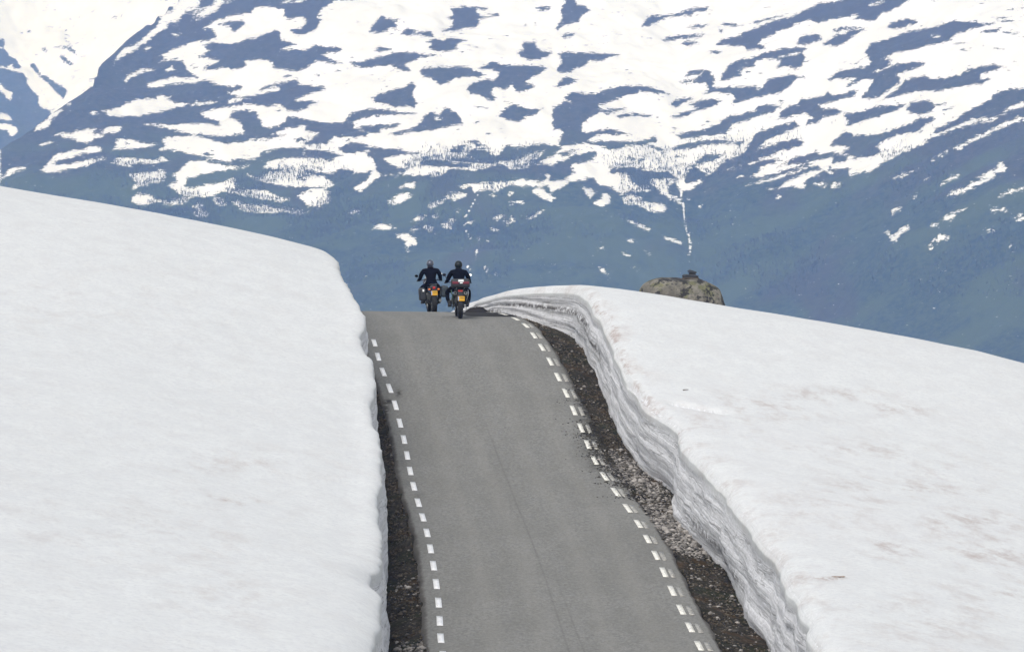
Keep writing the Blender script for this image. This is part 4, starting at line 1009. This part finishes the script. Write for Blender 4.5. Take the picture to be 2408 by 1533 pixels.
def wheel(parent, y, r, w, z=None):
    z = r
    rim = bmesh.new()
    def lathe(bm, prof, seg=36):
        rings = [[bm.verts.new((px_, y+pr*math.cos(k/seg*6.2832), z+pr*math.sin(k/seg*6.2832))) for px_, pr in prof] for k in range(seg)]
        n = len(prof)
        for k in range(seg):
            a, b = rings[k], rings[(k+1) % seg]
            for j in range(n): bm.faces.new((a[j], a[(j+1) % n], b[(j+1) % n], b[j]))
    lathe(rim, [(-w*.38, r*.70), (w*.38, r*.70), (w*.38, r*.64), (w*.2, r*.60), (-w*.2, r*.60), (-w*.38, r*.64)])
    for k in range(5):
        a = k*1.2566; tube(None, [(0, y+.02*math.cos(a), z+.02*math.sin(a)), (0, y+r*.64*math.cos(a), z+r*.64*math.sin(a))], .018, None, None, 6, rim)
    bmesh.ops.create_cone(rim, cap_ends=True, segments=16, radius1=.05, radius2=.05, depth=w*1.1, matrix=T(0, y, z) @ RY(90))
    wr = bmobj('wheel', rim, M_MET, parent)
    ty = bmesh.new(); prof = []
    for k in range(15):
        a = math.pi*(k/14)-math.pi/2; prof.append((math.sin(a)*w*.5, r*.70+math.cos(a)**.7*r*.30 if abs(math.cos(a)) > 1e-6 else r*.70))
    prof += [(w*.40, r*.66), (-w*.40, r*.66)]
    lathe(ty, prof, 44)
    for k in range(44):   # tread blocks
        a = k/44*6.2832
        for sx_ in (-.27, 0, .27):
            rr = r*(1.0 if sx_ == 0 else .965)+.001
            bmesh.ops.create_cube(ty, size=1, matrix=T(w*sx_, y+rr*math.cos(a+sx_*.3), z+rr*math.sin(a+sx_*.3)) @ Matrix.Rotation(a-math.pi/2, 4, 'X') @ Matrix.Diagonal((w*.2, r*.09, .008, 1)))
    bmobj('tyre', ty, M_TYR, wr)
def mirror(parent, sx_, x, y, z, r, tilt=0, glass=M_MIR):
    hs_ = bmesh.new(); bmesh.ops.create_uvsphere(hs_, u_segments=16, v_segments=8, radius=1, matrix=T(x, y+.015, z) @ RZ(-sx_*10) @ Matrix.Diagonal((r*1.15, .03, r*.85, 1)))
    tube(None, [(sx_*.26, .47, 1.03), (sx_*.30, .47, 1.12), (x, y+.02, z)], .008, None, None, 6, hs_)
    h_ = bmobj('mirror', hs_, M_BLK, parent)
    gb = bmesh.new(); bmesh.ops.create_cone(gb, cap_ends=True, segments=20, radius1=1, radius2=1, depth=1, matrix=T(x, y-.014, z) @ RZ(-sx_*14) @ RX(90+tilt) @ Matrix.Diagonal((r*1.0, r*.72, .006, 1)))
    bmobj('mirror_glass', gb, glass, h_)
def plate(parent, z, x=0, y=-.98, w=.205, h=.15):
    p = rbox('number_plate', (w, .008, h), T(x, y, z) @ RX(-14), M_YEL, parent, .012, 2)
    rbox('plate_band', (w*.13, .004, h*.86), T(x-w*.40, y-.0075, z) @ RX(-14), M_PBL, p, .002, 1)
    for r_ in (.26, -.24):     # illegible smudged ink rows, as in the photograph
        rbox('plate_print', (w*.56, .003, h*.20), T(x+w*.08, y-.0065-r_*h*.245, z+r_*h*.97) @ RX(-14), M_PDK, p, .001, 1)
def pannier(parent, sx_, m, size, x, y, z, sticker=None):
    p = rbox('pannier', size, T(x, y, z) @ RY(sx_*5), m, parent, min(size)*.28, 5, (.82, .9))
    rbox('pannier_lid_seam', (size[0]*1.0, size[1]*.96, .012), T(x, y, z+size[2]*.12) @ RY(sx_*5), M_BLK, p, .004, 1)
    if sticker: rbox('sticker', sticker[2:], T(sticker[0], y-size[1]*.5+.004, sticker[1]), M_WHT, p, .004, 1)
    return p
def motorcycle(loc, yaw, lean, label, kind):
    b = tag(empty('motorcycle', loc, (0, R(lean), R(yaw))), label, 'motorcycle', 'touring motorcycles riding over the crest')
    wheel(b, -.72, .325, .155 if kind else .165); wheel(b, .80, .335, .115)
    # frame, engine, swingarm, fork
    e = rbox('engine', (.34, .42, .34), T(0, .18, .50), M_MET, b, .05)
    for sx_ in (-1, 1): rbox('cylinder_head', (.14, .18, .14), T(sx_*.23, .24, .46) @ RY(sx_*10), M_MET, e, .03)
    f = bmesh.new()
    for sx_ in (-1, 1):
        tube(None, [(sx_*.05, .58, 1.0), (sx_*.15, .30, .84), (sx_*.14, -.05, .76), (sx_*.12, -.55, .84)], .017, None, None, 8, f)
        tube(None, [(sx_*.14, -.02, .76), (sx_*.15, .02, .42), (sx_*.15, .35, .28), (sx_*.06, .55, .55), (sx_*.05, .6, .95)], .016, None, None, 8, f)
        tube(None, [(sx_*.10, -.04, .42), (sx_*.115, -.72, .325)], [.035, .025], None, None, 8, f)
    bmobj('frame', f, M_BLK, b)
    for sx_ in (-1, 1): tube('fork_leg', [(sx_*.10, .53, 1.02), (sx_*.095, .80, .335)], [.026, .032], M_MET, b)
    rbox('front_mudguard', (.13, .46, .03), T(0, .80, .69) @ RX(-2), M_BLK, b, .012)
    rbox('rear_mudguard', (.17, .38, .03), T(0, -.78, .68) @ RX(22), M_BLK, b, .012)
    ell('fuel_tank', (.19, .34, .15), T(0, .22, .94), M_TANK, b)
    rbox('seat', (.27, .70, .09), T(0, -.30, .82) @ RX(3), M_BLK, b, .035, 4)
    rbox('headlamp_fairing', (.36, .24, .26), T(0, .62, .96) @ RX(-15), M_TANK, b, .08, 4)
    rbox('windscreen', (.22, .015, .26), T(0, .60, 1.16) @ RX(-28), M_GLS, b, .006, 2)
    hb = bmesh.new(); tube(None, [(-.39, .34, 1.035), (-.30, .38, 1.05), (-.12, .48, 1.06), (.12, .48, 1.06), (.30, .38, 1.05), (.39, .34, 1.035)], .014, None, None, 8, hb)
    h_ = bmobj('handlebar', hb, M_BLK, b)
    for sx_ in (-1, 1):
        tube('grip', [(sx_*.30, .378, 1.05), (sx_*.405, .33, 1.033)], .020, M_BLK, h_)
        tube('brake_lever', [(sx_*.27, .44, 1.05), (sx_*.36, .42, 1.035)], .007, M_MET, h_, 6)
        tube('foot_peg', [(sx_*.13, .05, .36), (sx_*.27, .05, .33)], .014, M_MET, b, 8)
    if kind == 0:
        rbox('tail_fairing', (.24, .34, .13), T(0, -.70, .86) @ RX(-6), M_CASE, b, .05, 4, (.75, .95))
        rk = bmesh.new(); tube(None, [(-.09, -.50, .93), (-.10, -.80, .955), (0, -.90, .955), (.10, -.80, .955), (.09, -.50, .93)], .012, None, None, 8, rk)
        bmobj('luggage_rack', rk, M_MET, b)
        rbox('tail_light', (.085, .04, .075), T(0, -.885, .845), M_RED, b, .018, 3)
        plate(b, .68, 0, -.94)
        rbox('plate_holder', (.16, .03, .28), T(0, -.90, .70) @ RX(-10), M_BLK, b, .01)
        for sx_ in (-1, 1):
            i_ = ell('indicator', (.045, .028, .032), T(sx_*.145, -.86, .795), M_AMB, b, 2)
        pannier(b, 1, M_CASET, (.24, .46, .36), .36, -.52, .715)
        pannier(b, -1, M_CASE, (.24, .46, .40), -.33, -.52, .64, (-.325, .765, .055, .006, .075))
        tube('exhaust', [(.17, .2, .34), (.19, -.3, .36), (.20, -.80, .44)], [.03, .045, .05], M_MET, b, 14)
        mirror(b, -1, -.40, .50, 1.19, .052, -12); mirror(b, 1, .37, .50, 1.235, .052, -12)
    else:
        tb = rbox('top_box', (.56, .36, .27), T(0, -.84, 1.055), M_CASE, b, .085, 5)
        for sx_ in (-1, 1):
            rbox('top_box_reflector', (.19, .02, .075), T(sx_*.155, -1.016, 1.075), M_MAR, tb, .012, 2)
        rbox('top_box_latch', (.10, .03, .17), T(0, -1.018, 1.03), M_BLK, tb, .01, 2)
        rbox('top_box_label', (.165, .006, .068), T(.005, -1.036, 1.135), M_WHT, tb, .006, 1)
        rbox('top_box_label', (.085, .006, .032), T(.015, -1.036, 1.068), M_WHT, tb, .004, 1)
        rk = bmesh.new()
        for sx_ in (-1, 1): tube(None, [(sx_*.10, -.45, .86), (sx_*.12, -.98, .915)], .012, None, None, 8, rk)
        bmobj('luggage_rack', rk, M_MET, b)
        rbox('tail_fairing', (.23, .40, .15), T(0, -.68, .83) @ RX(-4), M_CASE, b, .05, 4, (.8, .95))
        tl = rbox('tail_light', (.15, .04, .095), T(0, -.89, .81), M_RED, b, .02, 3)
        rbox('plate_holder', (.17, .03, .32), T(0, -.92, .66) @ RX(-10), M_BLK, b, .01)
        plate(b, .60, .02, -.965)
        for sx_ in (-1, 1):
            sh = tube('exhaust', [(sx_*.16, .1, .42), (sx_*.19, -.35, .58), (sx_*.155, -.88, .765)], [.03, .055, .05], M_MET, b, 16)
            tube('exhaust_tip', [(sx_*.155, -.875, .765), (sx_*.153, -.895, .772)], .030, M_TYR, sh, 14)
            rbox('heat_shield', (.03, .34, .20), T(sx_*.225, -.52, .70) @ RX(18) @ RY(sx_*14), M_GRN if sx_ < 0 else M_CHR, b, .012, 2)
            rbox('frame_guard', (.018, .10, .26), T(sx_*.20, -.40, .40) @ RX(20), M_MET, b, .008, 2)
        mirror(b, -1, -.405, .50, 1.27, .052, 14, M_CASE); mirror(b, 1, .375, .50, 1.265, .052, -14)
    return b

def skin(name, verts, edges, radii, m, parent, sub=2, root=0):
    me = bpy.data.meshes.new(name); me.from_pydata(verts, edges, []); o = bpy.data.objects.new(name, me); link(o)
    o.modifiers.new('s', 'SKIN')
    for i, r_ in enumerate(radii):
        sv = me.skin_vertices[0].data[i]; sv.radius = r_ if isinstance(r_, tuple) else (r_, r_); sv.use_root = (i == root)
    sm = o.modifiers.new('u', 'SUBSURF'); sm.levels = sub; sm.render_levels = sub
    dg = bpy.context.evaluated_depsgraph_get(); dg.update()
    nm = bpy.data.meshes.new_from_object(o.evaluated_get(dg)); bpy.data.objects.remove(o)
    nm.materials.clear(); nm.materials.append(m)
    nm.polygons.foreach_set('use_smooth', np.ones(len(nm.polygons), bool)); nm.name = name
    return link(bpy.data.objects.new(name, nm), parent)
def rider(loc, yaw, lean, label, hm, kind, knee):
    r_ = tag(empty('person', loc, (0, R(lean), R(yaw))), label, 'person', 'motorcyclists riding away over the crest')
    sh = .215 if kind == 0 else .20
    V = [(0, -.14, .93), (0, -.10, 1.08), (0, -.03, 1.24), (0, .02, 1.37), (0, .04, 1.44), (0, .06, 1.50)]
    Ra = [(.165, .14), (.165, .12), (.20, .13), (.175, .11), (.07, .07), (.065, .065)]
    E = [(i, i+1) for i in range(5)]
    for s in (-1, 1):
        k = len(V)
        V += [(s*sh, .02, 1.345), (s*(sh+.085), .06, 1.24), (s*(.315), .12, 1.125), (s*.345, .23, 1.08), (s*.35, .315, 1.06)]
        Ra += [.088, .078, .064, .050, .038]
        E += [(3, k), (k, k+1), (k+1, k+2), (k+2, k+3), (k+3, k+4)]
        k = len(V)
        V += [(s*.11, -.10, .90), (s*.22, .10, .84), (s*knee, .34, .76), (s*(knee-.01), .20, .56), (s*.265, .04, .40)]
        Ra += [.115, .100, .072, .064, .050]
        E += [(0, k), (k, k+1), (k+1, k+2), (k+2, k+3), (k+3, k+4)]
    body = skin('body', V, E, Ra, M_JKT, r_)
    body.data.materials.append(M_TRS)
    for p in body.data.polygons:
        if p.center.z < .90: p.material_index = 1
    # head inside the helmet, helmet shell, visor
    hx, hy, hz = 0, .07, 1.575
    hb = bmesh.new(); bmesh.ops.create_uvsphere(hb, u_segments=28, v_segments=18, radius=1)
    for v in hb.verts:
        x_, y_, z_ = v.co; 
        if z_ < -.25: x_ *= 1-.22*(-z_-.25); 
        if y_ > 0 and z_ < 0: y_ *= 1.10
        v.co = (hx+x_*.118, hy+y_*.142, hz+z_*.128+(-.0 if z_ > 0 else 0))
    he = bmobj('helmet', hb, hm, r_)
    rbox('visor', (.185, .10, .085), T(hx, hy+.105, hz+.01) @ RX(-6), M_VIS, he, .035, 3)
    tube('helmet_rim', [(.10*math.cos(a/10*6.2832), hy+.115*math.sin(a/10*6.2832), hz-.105) for a in range(11)], .012, M_BLK, he, 6)
    rbox('head', (.15, .17, .14), T(hx, hy+.02, hz-.05), M_SKIN, r_, .05, 3)
    tube('collar', [(.075*math.cos(a/10*6.2832), .045+.075*math.sin(a/10*6.2832), 1.455) for a in range(11)], .022, M_JKT, r_, 8)
    for s in (-1, 1):
        g_ = rbox('glove', (.085, .085, .045), T(s*.350, .345, 1.075) @ RX(-8) @ RZ(s*-8), M_GLV, r_, .018, 3)
        for q in range(4):   # fingers curl over and around the grip
            xf_ = s*(.318+.021*q); L = (.030, .034, .032, .026)[q]
            tube('finger', [(xf_, .355, 1.090), (xf_, .385, 1.088), (xf_, .385+L*.4, 1.060), (xf_, .375, 1.030), (xf_, .350, 1.024)], [.0115, .011, .0105, .0095, .008], M_GLV, g_, 8)
        tube('thumb', [(s*.312, .325, 1.075), (s*.298, .345, 1.050), (s*.305, .365, 1.026)], [.013, .012, .009], M_GLV, g_, 8)
        tube('cuff', [(s*.348, .275, 1.070), (s*.35, .325, 1.066)], [.048, .044], M_GLV, g_, 12)
        bt = rbox('boot', (.095, .27, .085), T(s*.262, .09, .365) @ RX(-6) @ RZ(-s*6), M_BOOT, r_, .035, 4)
        tube('boot_shaft', [(s*.264, .03, .36), (s*.268, .06, .50)], [.052, .062], M_BOOT, bt, 14)
    return r_
# right machine nearest the camera, left one just beyond the crest
BXR = (1078.5-1204)*178.2/FP; YR_ = 178.2
zR = float(zroad(BXR, YR_-.72)); zF = float(zroad(BXR, YR_+.8)); pit = 0
motorcycle((BXR, YR_, (zR+zF)/2-.003), 4, 0, 'motorcycle with a maroon banded top box, right one of the two', 1)
rider((BXR, YR_, (zR+zF)/2), 4, 0, 'person in black leathers and black helmet riding behind the maroon banded top box', M_HK, 1, .33)
BXL = (1015.0-1204)*188.2/FP; YL_ = 188.2
zR = float(zroad(BXL, YL_-.72)); zF = float(zroad(BXL, YL_+.8))
motorcycle((BXL, YL_, (zR+zF)/2-.003), 7, -1.5, 'motorcycle with wide side panniers and no top box, left one of the two', 0)
rider((BXL, YL_, (zR+zF)/2), 7, -1.5, 'person in black jacket and silver helmet riding the motorcycle with wide panniers', M_HG, 0, .30)

# ------------------------------------------------------------------ haze
HAZE = 0.98e-4
hm_ = bpy.data.materials.new('mountain_haze'); hm_.use_nodes = True; hn_ = hm_.node_tree; hn_.nodes.clear()
pv = hn_.nodes.new('ShaderNodeVolumePrincipled'); pv.inputs['Color'].default_value = (.265, .475, 1.0, 1); pv.inputs['Density'].default_value = HAZE
pv.inputs['Absorption Color'].default_value = (1, 1, 1, 1)
pv.inputs['Anisotropy'].default_value = 0.0
ho = hn_.nodes.new('ShaderNodeOutputMaterial'); hn_.links.new(pv.outputs[0], ho.inputs['Volume'])
bm = bmesh.new(); bmesh.ops.create_cube(bm, size=1)
x0, x1, y0, y1, z0, z1 = -3100, 3100, -30, 10500, -460, 480
for v in bm.verts: v.co = Vector((x0+(v.co.x+.5)*(x1-x0), y0+(v.co.y+.5)*(y1-y0), z0+(v.co.z+.5)*(z1-z0)))
me = bpy.data.meshes.new('haze'); bm.to_mesh(me); bm.free(); me.materials.append(hm_)
tag(link(bpy.data.objects.new('haze', me)), kind='stuff')
print('tops', ZM.max(), ZF.max(), 'low', ZV.min(), ZM.min(), ZF.min())
